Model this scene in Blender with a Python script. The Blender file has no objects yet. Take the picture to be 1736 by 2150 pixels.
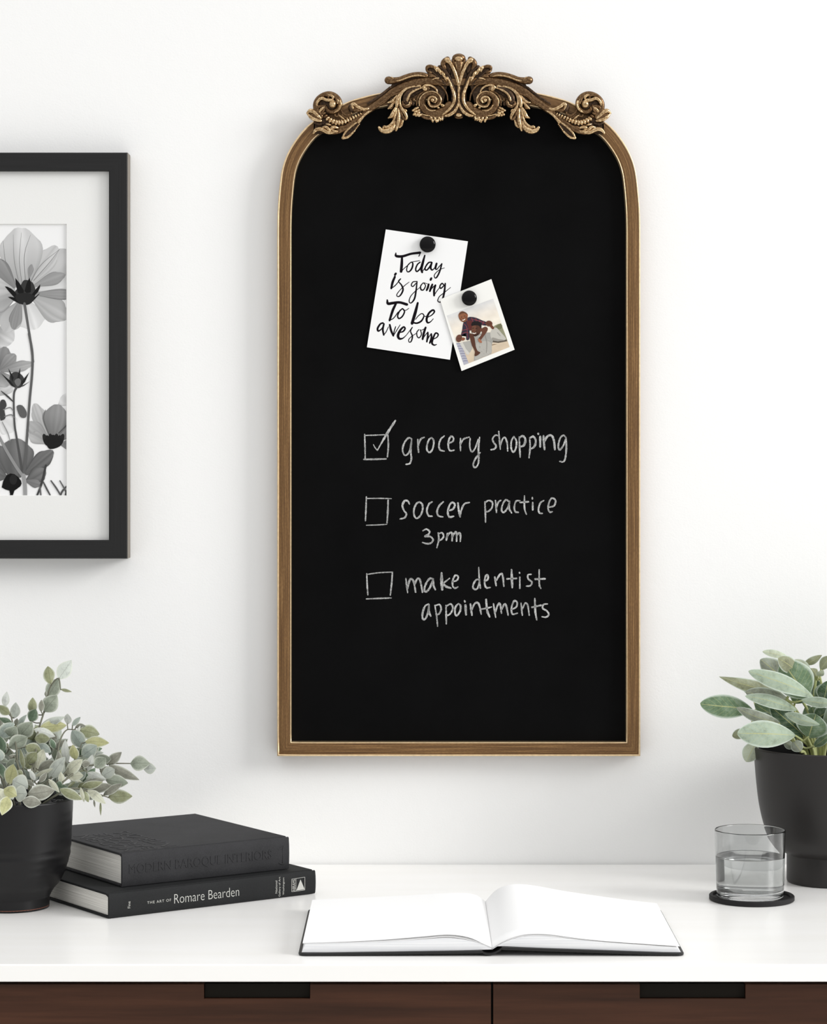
import bpy, bmesh, math, random
from mathutils import Vector, Matrix
import numpy as np

random.seed(7)
sc = bpy.context.scene
COL = sc.collection

# ---------------------------------------------------------------- camera
# photograph frame 1736 x 2150; focal length in pixels FPX, horizon at row HY, wall plane y = 0
W_PX, H_PX = 1736.0, 2150.0
FPX, CXP, HY, DW = 5200.0, 868.0, 950.0, 3.2
DESK_Z = 0.75
CAM_H = (1814.0 - HY) * DW / FPX
CZ = DESK_Z + CAM_H
cam = bpy.data.cameras.new('camera')
cam.sensor_fit = 'VERTICAL'
cam.sensor_height = 36.0
cam.sensor_width = 36.0
cam.lens = FPX / H_PX * 36.0
cam.shift_y = -(H_PX / 2 - HY) / H_PX
cam.clip_start = 0.05
cam_o = bpy.data.objects.new('camera', cam)
cam_o.location = (0, -DW, CZ)
cam_o.rotation_euler = (math.radians(90), 0, 0)
COL.objects.link(cam_o)
sc.camera = cam_o

# ---------------------------------------------------------------- light
sc.view_settings.view_transform = 'Standard'
sc.view_settings.look = 'None'
sc.view_settings.gamma = 1.0
sc.view_settings.use_curve_mapping = False
sc.view_settings.exposure = 0.06

world = bpy.data.worlds.new('room_daylight')
sc.world = world
world.use_nodes = True
wn = world.node_tree.nodes
wl = world.node_tree.links
wn.clear()
w_out = wn.new('ShaderNodeOutputWorld')
w_bg = wn.new('ShaderNodeBackground')
w_tc = wn.new('ShaderNodeTexCoord')
w_sep = wn.new('ShaderNodeSeparateXYZ')
wl.new(w_tc.outputs['Generated'], w_sep.inputs[0])
def wmath(op, a, b, clamp=False):
    n = wn.new('ShaderNodeMath'); n.operation = op; n.use_clamp = clamp
    for i, v in enumerate((a, b)):
        if isinstance(v, (int, float)):
            n.inputs[i].default_value = v
        else:
            wl.new(v, n.inputs[i])
    return n.outputs[0]
W_BASE, W_X, W_Z = 0.57, 0.21, 0.60
xp = wmath('MAXIMUM', w_sep.outputs['X'], 0.0)
zp = wmath('MAXIMUM', w_sep.outputs['Z'], 0.0)
st = wmath('ADD', wmath('ADD', wmath('MULTIPLY', xp, W_X), W_BASE), wmath('MULTIPLY', zp, W_Z))
w_bg.inputs['Color'].default_value = (1.0, 1.0, 0.998, 1)
wl.new(st, w_bg.inputs['Strength'])
wl.new(w_bg.outputs[0], w_out.inputs[0])

KEY_POWER = 490.0
key = bpy.data.lights.new('window_daylight', 'AREA')
key.shape = 'RECTANGLE'
key.size, key.size_y = 3.0, 3.0
key.energy = KEY_POWER
key.color = (1.0, 0.992, 0.98)
key_o = bpy.data.objects.new('window_daylight', key)
key_o.location = (7.35, -3.15, 4.15)
key_o.rotation_euler = (Vector((0.05, 0, 1.25)) - key_o.location).to_track_quat('-Z', 'Y').to_euler()
COL.objects.link(key_o)

# ---------------------------------------------------------------- coordinates
def at(px, py, D):
    return Vector(((px - CXP) / FPX * D, D - DW, CZ + (HY - py) / FPX * D))
def on(px, py, z=DESK_Z):
    D = FPX * (CZ - z) / (py - HY)
    return at(px, py, D)

def lin(c):
    def f(v):
        v = v / 255.0
        return v / 12.92 if v <= 0.04045 else ((v + 0.055) / 1.055) ** 2.4
    if isinstance(c, (int, float)):
        c = (c, c, c)
    return tuple(f(v) for v in c)

# ---------------------------------------------------------------- materials
def new_mat(name):
    m = bpy.data.materials.new(name)
    m.use_nodes = True
    nt = m.node_tree
    return m, nt, nt.nodes['Principled BSDF']
def pset(b, **k):
    names = {'color': 'Base Color', 'rough': 'Roughness', 'metal': 'Metallic', 'spec': 'Specular IOR Level',
             'trans': 'Transmission Weight', 'ior': 'IOR', 'coat': 'Coat Weight', 'coat_rough': 'Coat Roughness',
             'sheen': 'Sheen Weight', 'alpha': 'Alpha'}
    for kk, v in k.items():
        if kk == 'color':
            v = (*v[:3], 1)
        b.inputs[names[kk]].default_value = v
def tex_coord(nt, kind='Object', scale=(1, 1, 1)):
    tc = nt.nodes.new('ShaderNodeTexCoord')
    mp = nt.nodes.new('ShaderNodeMapping')
    mp.inputs['Scale'].default_value = scale
    nt.links.new(tc.outputs[kind], mp.inputs[0])
    return mp.outputs[0]
def noise(nt, vec, scale=5, detail=3, rough=0.5):
    n = nt.nodes.new('ShaderNodeTexNoise')
    n.inputs['Scale'].default_value = scale
    n.inputs['Detail'].default_value = detail
    n.inputs['Roughness'].default_value = rough
    if vec is not None:
        nt.links.new(vec, n.inputs['Vector'])
    return n.outputs[0]
def ramp(nt, fac, stops):
    r = nt.nodes.new('ShaderNodeValToRGB')
    el = r.color_ramp.elements
    while len(el) < len(stops):
        el.new(0.5)
    for e, (p, c) in zip(el, stops):
        e.position = p
        e.color = (*c[:3], 1) if not isinstance(c, (int, float)) else (c, c, c, 1)
    nt.links.new(fac, r.inputs[0])
    return r.outputs[0]
def bump(nt, b, height, strength=0.2, dist=0.001):
    n = nt.nodes.new('ShaderNodeBump')
    n.inputs['Strength'].default_value = strength
    n.inputs['Distance'].default_value = dist
    nt.links.new(height, n.inputs['Height'])
    nt.links.new(n.outputs[0], b.inputs['Normal'])
def mixc(nt, fac, a, c):
    n = nt.nodes.new('ShaderNodeMix'); n.data_type = 'RGBA'
    for sock, v in ((n.inputs[0], fac), (n.inputs[6], a), (n.inputs[7], c)):
        if isinstance(v, (int, float)):
            sock.default_value = v
        elif isinstance(v, tuple):
            sock.default_value = (*v[:3], 1)
        else:
            nt.links.new(v, sock)
    return n.outputs[2]
def mth(nt, op, a, b=0.0, clamp=False):
    n = nt.nodes.new('ShaderNodeMath'); n.operation = op; n.use_clamp = clamp
    for i, v in enumerate((a, b)):
        if isinstance(v, (int, float)):
            n.inputs[i].default_value = v
        else:
            nt.links.new(v, n.inputs[i])
    return n.outputs[0]

def simple(name, color, rough=0.5, spec=0.5, metal=0.0, var=0.0, vscale=40, bmp=0.0, bscale=300, bdist=0.0005, kind='Object', vec_scale=(1, 1, 1)):
    m, nt, b = new_mat(name)
    pset(b, color=color, rough=rough, spec=spec, metal=metal)
    if var or bmp:
        v = tex_coord(nt, kind, vec_scale)
    if var:
        n = noise(nt, v, vscale, 4)
        c = ramp(nt, n, [(0.3, tuple(x * (1 - var) for x in color)), (0.7, tuple(min(1, x * (1 + var)) for x in color))])
        nt.links.new(c, b.inputs['Base Color'])
    if bmp:
        bump(nt, b, noise(nt, v, bscale, 3), bmp, bdist)
    return m

M = {}
# plaster wall, painted white
m, nt, b = new_mat('white_plaster')
pset(b, color=(0.90, 0.90, 0.893), rough=0.75, spec=0.2)
v = tex_coord(nt)
h = mth(nt, 'ADD', mth(nt, 'MULTIPLY', noise(nt, v, 420, 3), 0.6), noise(nt, v, 60, 3))
bump(nt, b, h, 0.15, 0.0012)
M['wall'] = m
M['floor'] = simple('pale_floor', (0.72, 0.71, 0.68), 0.5, var=0.2, vscale=4, vec_scale=(1, 12, 1))
# white lacquer worktop
m, nt, b = new_mat('white_lacquer')
pset(b, color=(0.93, 0.925, 0.905), rough=0.28, spec=0.45)
v = tex_coord(nt, 'Object', (1, 6, 1))
nt.links.new(ramp(nt, noise(nt, v, 5, 4), [(0.3, (0.915, 0.905, 0.88)), (0.7, (0.945, 0.938, 0.925))]), b.inputs['Base Color'])
M['lacquer'] = m
# walnut drawer fronts
m, nt, b = new_mat('walnut_veneer')
pset(b, rough=0.5, spec=0.18)
v = tex_coord(nt, 'Object', (1.2, 1, 26))
n1 = noise(nt, v, 3.0, 6, 0.6)
nt.links.new(ramp(nt, n1, [(0.25, lin((44, 27, 18))), (0.5, lin((62, 38, 26))), (0.75, lin((78, 49, 34)))]), b.inputs['Base Color'])
M['walnut'] = m
M['recess'] = simple('dark_finger_recess', lin((26, 23, 19)), 0.8, 0.1)
# chalkboard surface
m, nt, b = new_mat('chalkboard_slate')
pset(b, rough=0.85, spec=0.02)
v = tex_coord(nt, 'Object', (1, 1, 1))
nt.links.new(ramp(nt, noise(nt, v, 9, 5, 0.6), [(0.25, (0.0036, 0.0036, 0.0037)), (0.75, (0.0056, 0.0056, 0.0058))]), b.inputs['Base Color'])
bump(nt, b, noise(nt, v, 900, 2), 0.05, 0.0003)
M['slate'] = m
# chalk
m, nt, b = new_mat('white_chalk')
pset(b, color=(0.60, 0.60, 0.59), rough=0.95, spec=0.05)
v = tex_coord(nt, 'Object', (1, 1, 1))
tr = nt.nodes.new('ShaderNodeBsdfTransparent')
mx = nt.nodes.new('ShaderNodeMixShader')
fac = mth(nt, 'MULTIPLY', ramp(nt, noise(nt, v, 1300, 3, 0.7), [(0.36, 0.25), (0.56, 1.0)]),
          ramp(nt, noise(nt, v, 120, 2, 0.6), [(0.30, 0.55), (0.62, 1.0)]))
nt.links.new(fac, mx.inputs[0]); nt.links.new(tr.outputs[0], mx.inputs[1]); nt.links.new(b.outputs[0], mx.inputs[2])
nt.links.new(mx.outputs[0], nt.nodes['Material Output'].inputs[0])
M['chalk'] = m
# brushed antique gold frame face (UV: u along the moulding, v across it)
def brushed(name, c0, c1, c2, metal=0.55, rough=0.42):
    m, nt, b = new_mat(name)
    pset(b, rough=rough, metal=metal, spec=0.5)
    v = tex_coord(nt, 'UV', (9, 900, 1))
    n1 = noise(nt, v, 1.0, 5, 0.65)
    v2 = tex_coord(nt, 'UV', (260, 900, 1))
    n2 = noise(nt, v2, 1.0, 2, 0.6)
    s = mth(nt, 'ADD', mth(nt, 'MULTIPLY', n1, 0.8), mth(nt, 'MULTIPLY', n2, 0.2))
    nt.links.new(ramp(nt, s, [(0.32, c0), (0.5, c1), (0.68, c2)]), b.inputs['Base Color'])
    bump(nt, b, s, 0.12, 0.0004)
    return m
M['gold_face'] = brushed('brushed_antique_gold', (0.075, 0.034, 0.010), (0.16, 0.080, 0.026), (0.36, 0.205, 0.080), 0.35, 0.5)
M['gold_bead'] = simple('rubbed_gold_edge', (0.80, 0.60, 0.36), 0.32, metal=0.85, var=0.12, vscale=200)
# crest: antique bronze; patina and gilt tones also carry painted shade and highlight
def bronze(name, dark, mid, lightc, rough=0.34, metal=0.9):
    m, nt, b = new_mat(name)
    pset(b, rough=rough, metal=metal)
    v = tex_coord(nt)
    n1 = noise(nt, v, 420, 4, 0.55)
    nt.links.new(ramp(nt, n1, [(0.30, dark), (0.5, mid), (0.70, lightc)]), b.inputs['Base Color'])
    bump(nt, b, noise(nt, v, 700, 3), 0.18, 0.0006)
    return m
M['bronze_lo'] = bronze('bronze_patina_and_shade', (0.022, 0.012, 0.007), (0.050, 0.028, 0.015), (0.115, 0.066, 0.034), 0.42, 0.7)
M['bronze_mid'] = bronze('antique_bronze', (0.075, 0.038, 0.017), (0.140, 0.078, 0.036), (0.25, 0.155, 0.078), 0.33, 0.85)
M['bronze_hi'] = bronze('rubbed_gilt_and_highlight', (0.26, 0.15, 0.068), (0.53, 0.36, 0.19), (0.86, 0.66, 0.40), 0.25, 0.92)
# papers
M['card'] = simple('white_card_stock', (0.86, 0.86, 0.86), 0.7, 0.2)
M['ink'] = simple('black_brush_ink', lin((20, 15, 21)), 0.7, 0.06)
M['photo_paper'] = simple('glossy_photo_paper', (0.86, 0.855, 0.82), 0.4, 0.3)
m, nt, b = new_mat('printed_image')
pset(b, rough=0.55, spec=0.15)
a = nt.nodes.new('ShaderNodeVertexColor'); a.layer_name = 'Col'
nt.links.new(a.outputs[0], b.inputs['Base Color'])
M['print'] = m
M['mat'] = simple('textured_mat_board', (0.80, 0.80, 0.785), 0.85, 0.1, bmp=0.10, bscale=500, bdist=0.0008)
m, nt, b = new_mat('black_stained_wood_frame')
pset(b, rough=0.5, spec=0.35)
v = tex_coord(nt, 'UV', (10, 500, 1))
nt.links.new(ramp(nt, noise(nt, v, 1.0, 4), [(0.3, (0.0062, 0.0062, 0.0064)), (0.7, (0.0105, 0.0105, 0.0108))]), b.inputs['Base Color'])
M['black_frame'] = m
m, nt, b = new_mat('glossy_black_plastic')
pset(b, color=(0.0035, 0.0032, 0.0036), rough=0.06, spec=0.17, coat=0.0, coat_rough=0.03)
M['magnet'] = m
M['magnet_steel'] = simple('magnet_steel', (0.5, 0.5, 0.5), 0.3, metal=1.0)
# pots, plants
m, nt, b = new_mat('black_glazed_stoneware')
pset(b, rough=0.38, spec=0.30, color=(0.0058, 0.0056, 0.0062))
v = tex_coord(nt, 'Object', (1, 1, 1))
bump(nt, b, noise(nt, v, 330, 3), 0.06, 0.0008)
M['glaze'] = m
M['terracotta'] = simple('bare_terracotta_foot', lin((120, 76, 62)), 0.85, 0.2)
M['pot_matte'] = simple('charcoal_matte_pot', lin((42, 40, 39)), 0.42, 0.30, bmp=0.04, bscale=500)
M['soil'] = simple('dark_potting_soil', lin((40, 36, 33)), 0.95, 0.1, var=0.5, vscale=150, bmp=0.5, bscale=220, bdist=0.004)
M['pebble'] = simple('black_pebble', lin((54, 54, 57)), 0.5, 0.4, var=0.4, vscale=120)
M['stem_brown'] = simple('grey_brown_stem', lin((112, 112, 98)), 0.7, 0.2)
M['stem_green'] = simple('pale_green_stem', lin((178, 184, 128)), 0.6, 0.3)
def leaf_mat(name, c, rim, rib, rimw=0.80, fuzz=0.12, ribw=0.05, spec=0.25):
    m, nt, b = new_mat(name)
    pset(b, rough=0.65, spec=spec)
    uv = nt.nodes.new('ShaderNodeUVMap')
    sp = nt.nodes.new('ShaderNodeSeparateXYZ')
    nt.links.new(uv.outputs[0], sp.inputs[0])
    s = mth(nt, 'ABSOLUTE', sp.outputs['Y'])
    vo = tex_coord(nt, 'Object', (1, 1, 1))
    n1 = noise(nt, vo, 95, 4, 0.6)
    n2 = noise(nt, vo, 900, 2, 0.6)
    base = ramp(nt, mth(nt, 'ADD', mth(nt, 'MULTIPLY', n1, 0.75), mth(nt, 'MULTIPLY', n2, 0.25)),
                [(0.3, tuple(x * 0.58 for x in c)), (0.5, c), (0.72, tuple(min(1, x * 0.72 + 0.30 * r) for x, r in zip(c, rim)))])
    # side veins
    vein = mth(nt, 'SINE', mth(nt, 'MULTIPLY', mth(nt, 'ADD', sp.outputs['X'], mth(nt, 'MULTIPLY', s, -0.22)), 55.0))
    vm = mth(nt, 'MULTIPLY', mth(nt, 'GREATER_THAN', vein, 0.93), 0.22)
    c1 = mixc(nt, vm, base, rib)
    c2 = mixc(nt, mth(nt, 'MULTIPLY', mth(nt, 'LESS_THAN', s, ribw), 0.75), c1, rib)
    rm = ramp(nt, s, [(rimw, 0.0), (0.97, 0.85)])
    c3 = mixc(nt, rm, c2, rim)
    nt.links.new(c3, b.inputs['Base Color'])
    bump(nt, b, n2, 0.15, 0.0006)
    t = nt.nodes.new('ShaderNodeBsdfTranslucent')
    nt.links.new(c3, t.inputs[0])
    mx = nt.nodes.new('ShaderNodeMixShader'); mx.inputs[0].default_value = 0.25
    nt.links.new(b.outputs[0], mx.inputs[1]); nt.links.new(t.outputs[0], mx.inputs[2])
    nt.links.new(mx.outputs[0], nt.nodes['Material Output'].inputs[0])
    return m
RIM = lin((222, 226, 214))
for nm, c in dict(sage=(164, 172, 156), olive=(158, 162, 128), green=(112, 132, 110), pale=(208, 214, 206), blue=(176, 187, 179),
                  cream=(214, 215, 194), yellow=(200, 200, 150), grey=(158, 158, 146), white=(226, 229, 224)).items():
    M['leaf_' + nm] = leaf_mat('dusty_leaf_' + nm, lin(c), RIM, tuple(0.66 * x for x in lin(c)), 0.70)
RIB = lin((196, 196, 138))
for nm, c in dict(green=(112, 136, 106), mint=(170, 186, 166), dark=(76, 100, 76), olive=(152, 156, 128), grey=(154, 160, 146),
                  pale=(196, 204, 182)).items():
    M['ear_' + nm] = leaf_mat('velvet_leaf_' + nm, lin(c), lin((212, 223, 212)), RIB, 0.80, 0.2, 0.035)
# books
def cloth(name, c, rough=0.75):
    m, nt, b = new_mat(name)
    pset(b, rough=rough, spec=0.25)
    v = tex_coord(nt)
    ns = mth(nt, 'ADD', mth(nt, 'MULTIPLY', noise(nt, v, 18, 5, 0.6), 0.45), mth(nt, 'MULTIPLY', noise(nt, v, 900, 2, 0.7), 0.55))
    nt.links.new(ramp(nt, ns, [(0.30, tuple(x * 0.62 for x in c)), (0.70, tuple(x * 1.38 for x in c))]), b.inputs['Base Color'])
    bump(nt, b, noise(nt, v, 1400, 2), 0.4, 0.0004)
    return m
M['cloth_grey'] = cloth('charcoal_book_cloth', lin((47, 47, 49)))
M['cloth_emboss'] = cloth('embossed_charcoal_lettering', lin((43, 43, 45)), 0.6)
M['cloth_black'] = cloth('black_book_cloth', lin((29, 30, 31)))
M['silver'] = simple('silver_foil_print', lin((182, 182, 177)), 0.5, 0.3)
def pages(name, c0, c1):
    m, nt, b = new_mat(name)
    pset(b, rough=0.85, spec=0.1)
    v = tex_coord(nt, 'Object', (6, 6, 1500))
    n1 = noise(nt, v, 1.0, 3, 0.7)
    nt.links.new(ramp(nt, n1, [(0.32, c0), (0.6, c1)]), b.inputs['Base Color'])
    bump(nt, b, n1, 0.3, 0.0005)
    return m
M['pages'] = pages('cream_page_edges', lin((196, 193, 184)), lin((246, 244, 238)))
M['note_edges'] = pages('white_notebook_page_edges', (0.66, 0.67, 0.70), (0.88, 0.885, 0.89))
M['note_page'] = simple('white_notebook_paper', (0.93, 0.93, 0.93), 0.8, 0.1)
m, nt, b = new_mat('black_notebook_cover')
pset(b, color=(0.008, 0.008, 0.008), rough=0.4, spec=0.35)
M['note_cover'] = m
# glass
m, nt, b = new_mat('smoky_clear_glass')
pset(b, color=(0.80, 0.81, 0.81), rough=0.0, trans=1.0, ior=1.45)
M['glass'] = m
m, nt, b = new_mat('clear_water')
pset(b, color=(0.95, 0.96, 0.955), rough=0.0, trans=1.0, ior=1.33)
M['water'] = m
M['liner'] = simple('black_pot_lining', (0.004, 0.004, 0.004), 0.7, 0.1)
M['grey_side'] = simple('right_rail_grey_side', lin((128, 122, 114)), 0.8, 0.1)
M['coaster'] = simple('black_rubber_coaster', lin((28, 27, 28)), 0.6, 0.25, bmp=0.1, bscale=700)

# ---------------------------------------------------------------- mesh helpers
class MB:
    def __init__(self):
        self.v, self.f, self.mi, self.uv, self.col, self.sm = [], [], [], [], [], []
    def add(self, verts, faces, mi=0, uvs=None, cols=None, smooth=True):
        o = len(self.v)
        self.v += [tuple(p) for p in verts]
        for f in faces:
            self.f.append(tuple(i + o for i in f)); self.mi.append(mi); self.sm.append(smooth)
            self.uv.append([uvs[i] for i in f] if uvs else [(0, 0)] * len(f))
            self.col.append([cols[i] for i in f] if cols else [(1, 1, 1)] * len(f))
    def build(self, name, mats, parent=None, origin=None, mirror=False, use_col=False, auto=None):
        org = origin if origin is not None else (ORG.get(parent.name, Vector((0, 0, 0))) if parent else Vector((0, 0, 0)))
        me = bpy.data.meshes.new(name)
        vs = [(p[0] - org[0], p[1] - org[1], p[2] - org[2]) for p in self.v]
        fs = self.f
        if mirror:
            vs = [(-p[0], p[1], p[2]) for p in vs]
            fs = [tuple(reversed(f)) for f in fs]
        me.from_pydata(vs, [], fs)
        if not isinstance(mats, (list, tuple)):
            mats = [mats]
        for mm in mats:
            me.materials.append(mm)
        ul = me.uv_layers.new(name='UVMap')
        flat = []
        for u in self.uv:
            for q in (reversed(u) if mirror else u):
                flat += [q[0], q[1]]
        ul.data.foreach_set('uv', flat)
        if use_col:
            ca = me.color_attributes.new('Col', 'FLOAT_COLOR', 'CORNER')
            fc = []
            for c in self.col:
                for q in c:
                    fc += [q[0], q[1], q[2], 1.0]
            ca.data.foreach_set('color', fc)
        me.polygons.foreach_set('material_index', self.mi)
        me.polygons.foreach_set('use_smooth', self.sm)
        me.validate(); me.update()
        if auto is not None:
            bm = bmesh.new(); bm.from_mesh(me)
            for e in bm.edges:
                if len(e.link_faces) == 2 and e.calc_face_angle(0) > auto:
                    e.smooth = False
            bm.to_mesh(me); bm.free()
        o = bpy.data.objects.new(name, me)
        COL.objects.link(o)
        if parent:
            o.parent = parent
            ORG[o.name] = org
        else:
            o.location = org
            ORG[o.name] = org
        return o
ORG = {}

def tag(o, label=None, cat=None, group=None, kind=None):
    if label: o['label'] = label
    if cat: o['category'] = cat
    if group: o['group'] = group
    if kind: o['kind'] = kind
    return o
def thing(name, label, cat, loc, group=None):
    o = bpy.data.objects.new(name, None)
    o.empty_display_size = 0.03
    o.location = loc
    COL.objects.link(o)
    ORG[o.name] = Vector(loc)
    return tag(o, label, cat, group)

def spline(pts, n=6, rad=None):
    """Catmull-Rom through pts (tuples of any length), n samples per span"""
    P = [np.array(p, float) for p in pts]
    if len(P) == 2:
        return [P[0] + (P[1] - P[0]) * t for t in np.linspace(0, 1, n + 1)]
    P = [2 * P[0] - P[1]] + P + [2 * P[-1] - P[-2]]
    out = []
    for i in range(1, len(P) - 2):
        p0, p1, p2, p3 = P[i - 1], P[i], P[i + 1], P[i + 2]
        for k in range(n):
            t = k / n
            out.append(0.5 * ((2 * p1) + (-p0 + p2) * t + (2 * p0 - 5 * p1 + 4 * p2 - p3) * t * t + (-p0 + 3 * p1 - 3 * p2 + p3) * t ** 3))
    out.append(P[-2])
    return out

def tube(mb, pts, rads, nseg=10, flat=1.0, mi=0, axis=None, sub=5, caps=True):
    """swept tube with rounded ends; pts world vectors; flat scales the section along axis (default: free frame)"""
    if isinstance(rads, (int, float)):
        rads = [rads] * len(pts)
    if len(rads) != len(pts):
        rads = list(np.interp(np.linspace(0, 1, len(pts)), np.linspace(0, 1, len(rads)), rads))
    S = spline([(*p, r) for p, r in zip(pts, rads)], sub)
    C = [Vector(s[:3]) for s in S]; R = [max(1e-5, float(s[3])) for s in S]
    if caps:
        d0 = (C[0] - C[1]).normalized(); d1 = (C[-1] - C[-2]).normalized()
        pre = [(C[0] + d0 * R[0] * math.sin(a), R[0] * math.cos(a)) for a in (1.5, 1.1, 0.6)]
        post = [(C[-1] + d1 * R[-1] * math.sin(a), R[-1] * math.cos(a)) for a in (0.6, 1.1, 1.5)]
        C = [p[0] for p in pre] + C + [p[0] for p in post]
        R = [p[1] for p in pre] + R + [p[1] for p in post]
    n = len(C); verts = []; uvs = []
    prev = None; L = 0
    for i in range(n):
        t = (C[min(i + 1, n - 1)] - C[max(i - 1, 0)])
        t = t.normalized() if t.length > 1e-9 else Vector((1, 0, 0))
        if axis is not None:
            nn = axis - t * axis.dot(t); nn.normalize()
            s = t.cross(nn)
        else:
            if prev is None:
                a = Vector((0, -1, 0)) if abs(t.y) < 0.9 else Vector((1, 0, 0))
                nn = (a - t * a.dot(t)).normalized()
            else:
                nn = (prev - t * prev.dot(t)).normalized()
            prev = nn
            s = t.cross(nn)
        if i: L += (C[i] - C[i - 1]).length
        for k in range(nseg):
            a = 2 * math.pi * k / nseg
            verts.append(C[i] + s * (math.cos(a) * R[i]) + nn * (math.sin(a) * R[i] * flat))
            uvs.append((L, k / nseg))
    faces = []
    for i in range(n - 1):
        for k in range(nseg):
            a, b2 = i * nseg + k, i * nseg + (k + 1) % nseg
            faces.append((a, b2, b2 + nseg, a + nseg))
    faces.append(tuple(range(nseg - 1, -1, -1)))
    faces.append(tuple(range((n - 1) * nseg, n * nseg)))
    mb.add(verts, faces, mi, uvs)

def ellipsoid(mb, c, rx, ry, rz, mi=0, nu=18, nv=12, rot=0.0):
    verts = []; faces = []
    ca, sa = math.cos(rot), math.sin(rot)
    for j in range(nv + 1):
        th = math.pi * j / nv
        for i in range(nu):
            ph = 2 * math.pi * i / nu
            x, y, z = rx * math.sin(th) * math.cos(ph), ry * math.sin(th) * math.sin(ph), rz * math.cos(th)
            verts.append((c[0] + x * ca - z * sa, c[1] + y, c[2] + x * sa + z * ca))
    for j in range(nv):
        for i in range(nu):
            a, b2 = j * nu + i, j * nu + (i + 1) % nu
            faces.append((a, a + nu, b2 + nu, b2))
    mb.add(verts, faces, mi)

def lathe(mb, prof, cx, cy, z0=0, nseg=64, mi=0, matidx=None):
    """prof: list of (r, z)"""
    verts = []; faces = []; mis = []
    for r, z in prof:
        for k in range(nseg):
            a = 2 * math.pi * k / nseg
            verts.append((cx + r * math.cos(a), cy + r * math.sin(a), z0 + z))
    for i in range(len(prof) - 1):
        fs = []
        for k in range(nseg):
            a, b2 = i * nseg + k, i * nseg + (k + 1) % nseg
            fs.append((a, b2, b2 + nseg, a + nseg))
        faces.append(fs)
    o = len(mb.v)
    mb.v += verts
    for i, fs in enumerate(faces):
        for f in fs:
            mb.f.append(tuple(x + o for x in f)); mb.mi.append(matidx[i] if matidx else mi); mb.sm.append(True)
            mb.uv.append([(0, 0)] * 4); mb.col.append([(1, 1, 1)] * 4)

def box(mb, lo, hi, r=0.0, mi=0, mat=None, seg=2):
    """bevelled box; mat (Matrix) maps local to world"""
    bm = bmesh.new()
    bmesh.ops.create_cube(bm, size=1.0)
    for v in bm.verts:
        v.co = Vector(((lo[i] + hi[i]) / 2 + v.co[i] * (hi[i] - lo[i]) for i in range(3)))
    if r:
        bmesh.ops.bevel(bm, geom=list(bm.edges), offset=r, segments=seg, affect='EDGES', profile=0.5)
    bm.verts.ensure_lookup_table()
    vs = [(mat @ v.co) if mat else v.co.copy() for v in bm.verts]
    fs = [tuple(v.index for v in f.verts) for f in bm.faces]
    bm.free()
    mb.add(vs, fs, mi, smooth=False)

def ribbon(mb, pts2, width, to3, mi=0, sub=5, cols=None, jitter=0.0, taper=0.75):
    """flat brush stroke on a surface: pts2 in picture coordinates, width(s) in the same units"""
    if isinstance(width, (int, float)):
        width = [width * taper] + [width] * (len(pts2) - 2) + [width * taper] if len(pts2) > 2 else [width] * len(pts2)
    if len(width) != len(pts2):
        width = list(np.interp(np.linspace(0, 1, len(pts2)), np.linspace(0, 1, len(width)), width))
    S = spline([(*p, w) for p, w in zip(pts2, width)], sub)
    C = [(float(s[0]), float(s[1])) for s in S]; Wd = [max(0.3, float(s[2])) for s in S]
    d0 = np.array(C[0]) - np.array(C[1]); d0 /= (np.linalg.norm(d0) + 1e-9)
    d1 = np.array(C[-1]) - np.array(C[-2]); d1 /= (np.linalg.norm(d1) + 1e-9)
    C = [tuple(np.array(C[0]) + d0 * Wd[0] * 0.4)] + C + [tuple(np.array(C[-1]) + d1 * Wd[-1] * 0.4)]
    Wd = [Wd[0] * 0.45] + Wd + [Wd[-1] * 0.45]
    n = len(C); verts = []
    for i in range(n):
        t = np.array(C[min(i + 1, n - 1)]) - np.array(C[max(i - 1, 0)])
        t = t / (np.linalg.norm(t) + 1e-9)
        s = np.array((-t[1], t[0])) * Wd[i] / 2 * (1 + random.uniform(-jitter, jitter))
        verts.append(to3(C[i][0] + s[0], C[i][1] + s[1])); verts.append(to3(C[i][0] - s[0], C[i][1] - s[1]))
    faces = [(2 * i, 2 * i + 1, 2 * i + 3, 2 * i + 2) for i in range(n - 1)]
    mb.add(verts, faces, mi, cols=[cols] * len(verts) if cols else None, smooth=False)

def poly(mb, pts2, to3, col, mi=0, smooth_n=0):
    if smooth_n:
        P = list(pts2) + [pts2[0]]
        S = spline([P[-2]] + P + [P[1]], smooth_n)[smooth_n:-smooth_n - 1]
        pts2 = [(float(a[0]), float(a[1])) for a in S]
    bm = bmesh.new()
    vs = [bm.verts.new((p[0], p[1], 0)) for p in pts2]
    try:
        f = bm.faces.new(vs)
        bmesh.ops.triangulate(bm, faces=[f])
    except ValueError:
        pass
    bm.verts.index_update()
    V = [to3(v.co.x, v.co.y) for v in bm.verts]
    F = [tuple(v.index for v in f.verts) for f in bm.faces]
    bm.free()
    mb.add(V, F, mi, cols=[col] * len(V), smooth=False)

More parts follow.
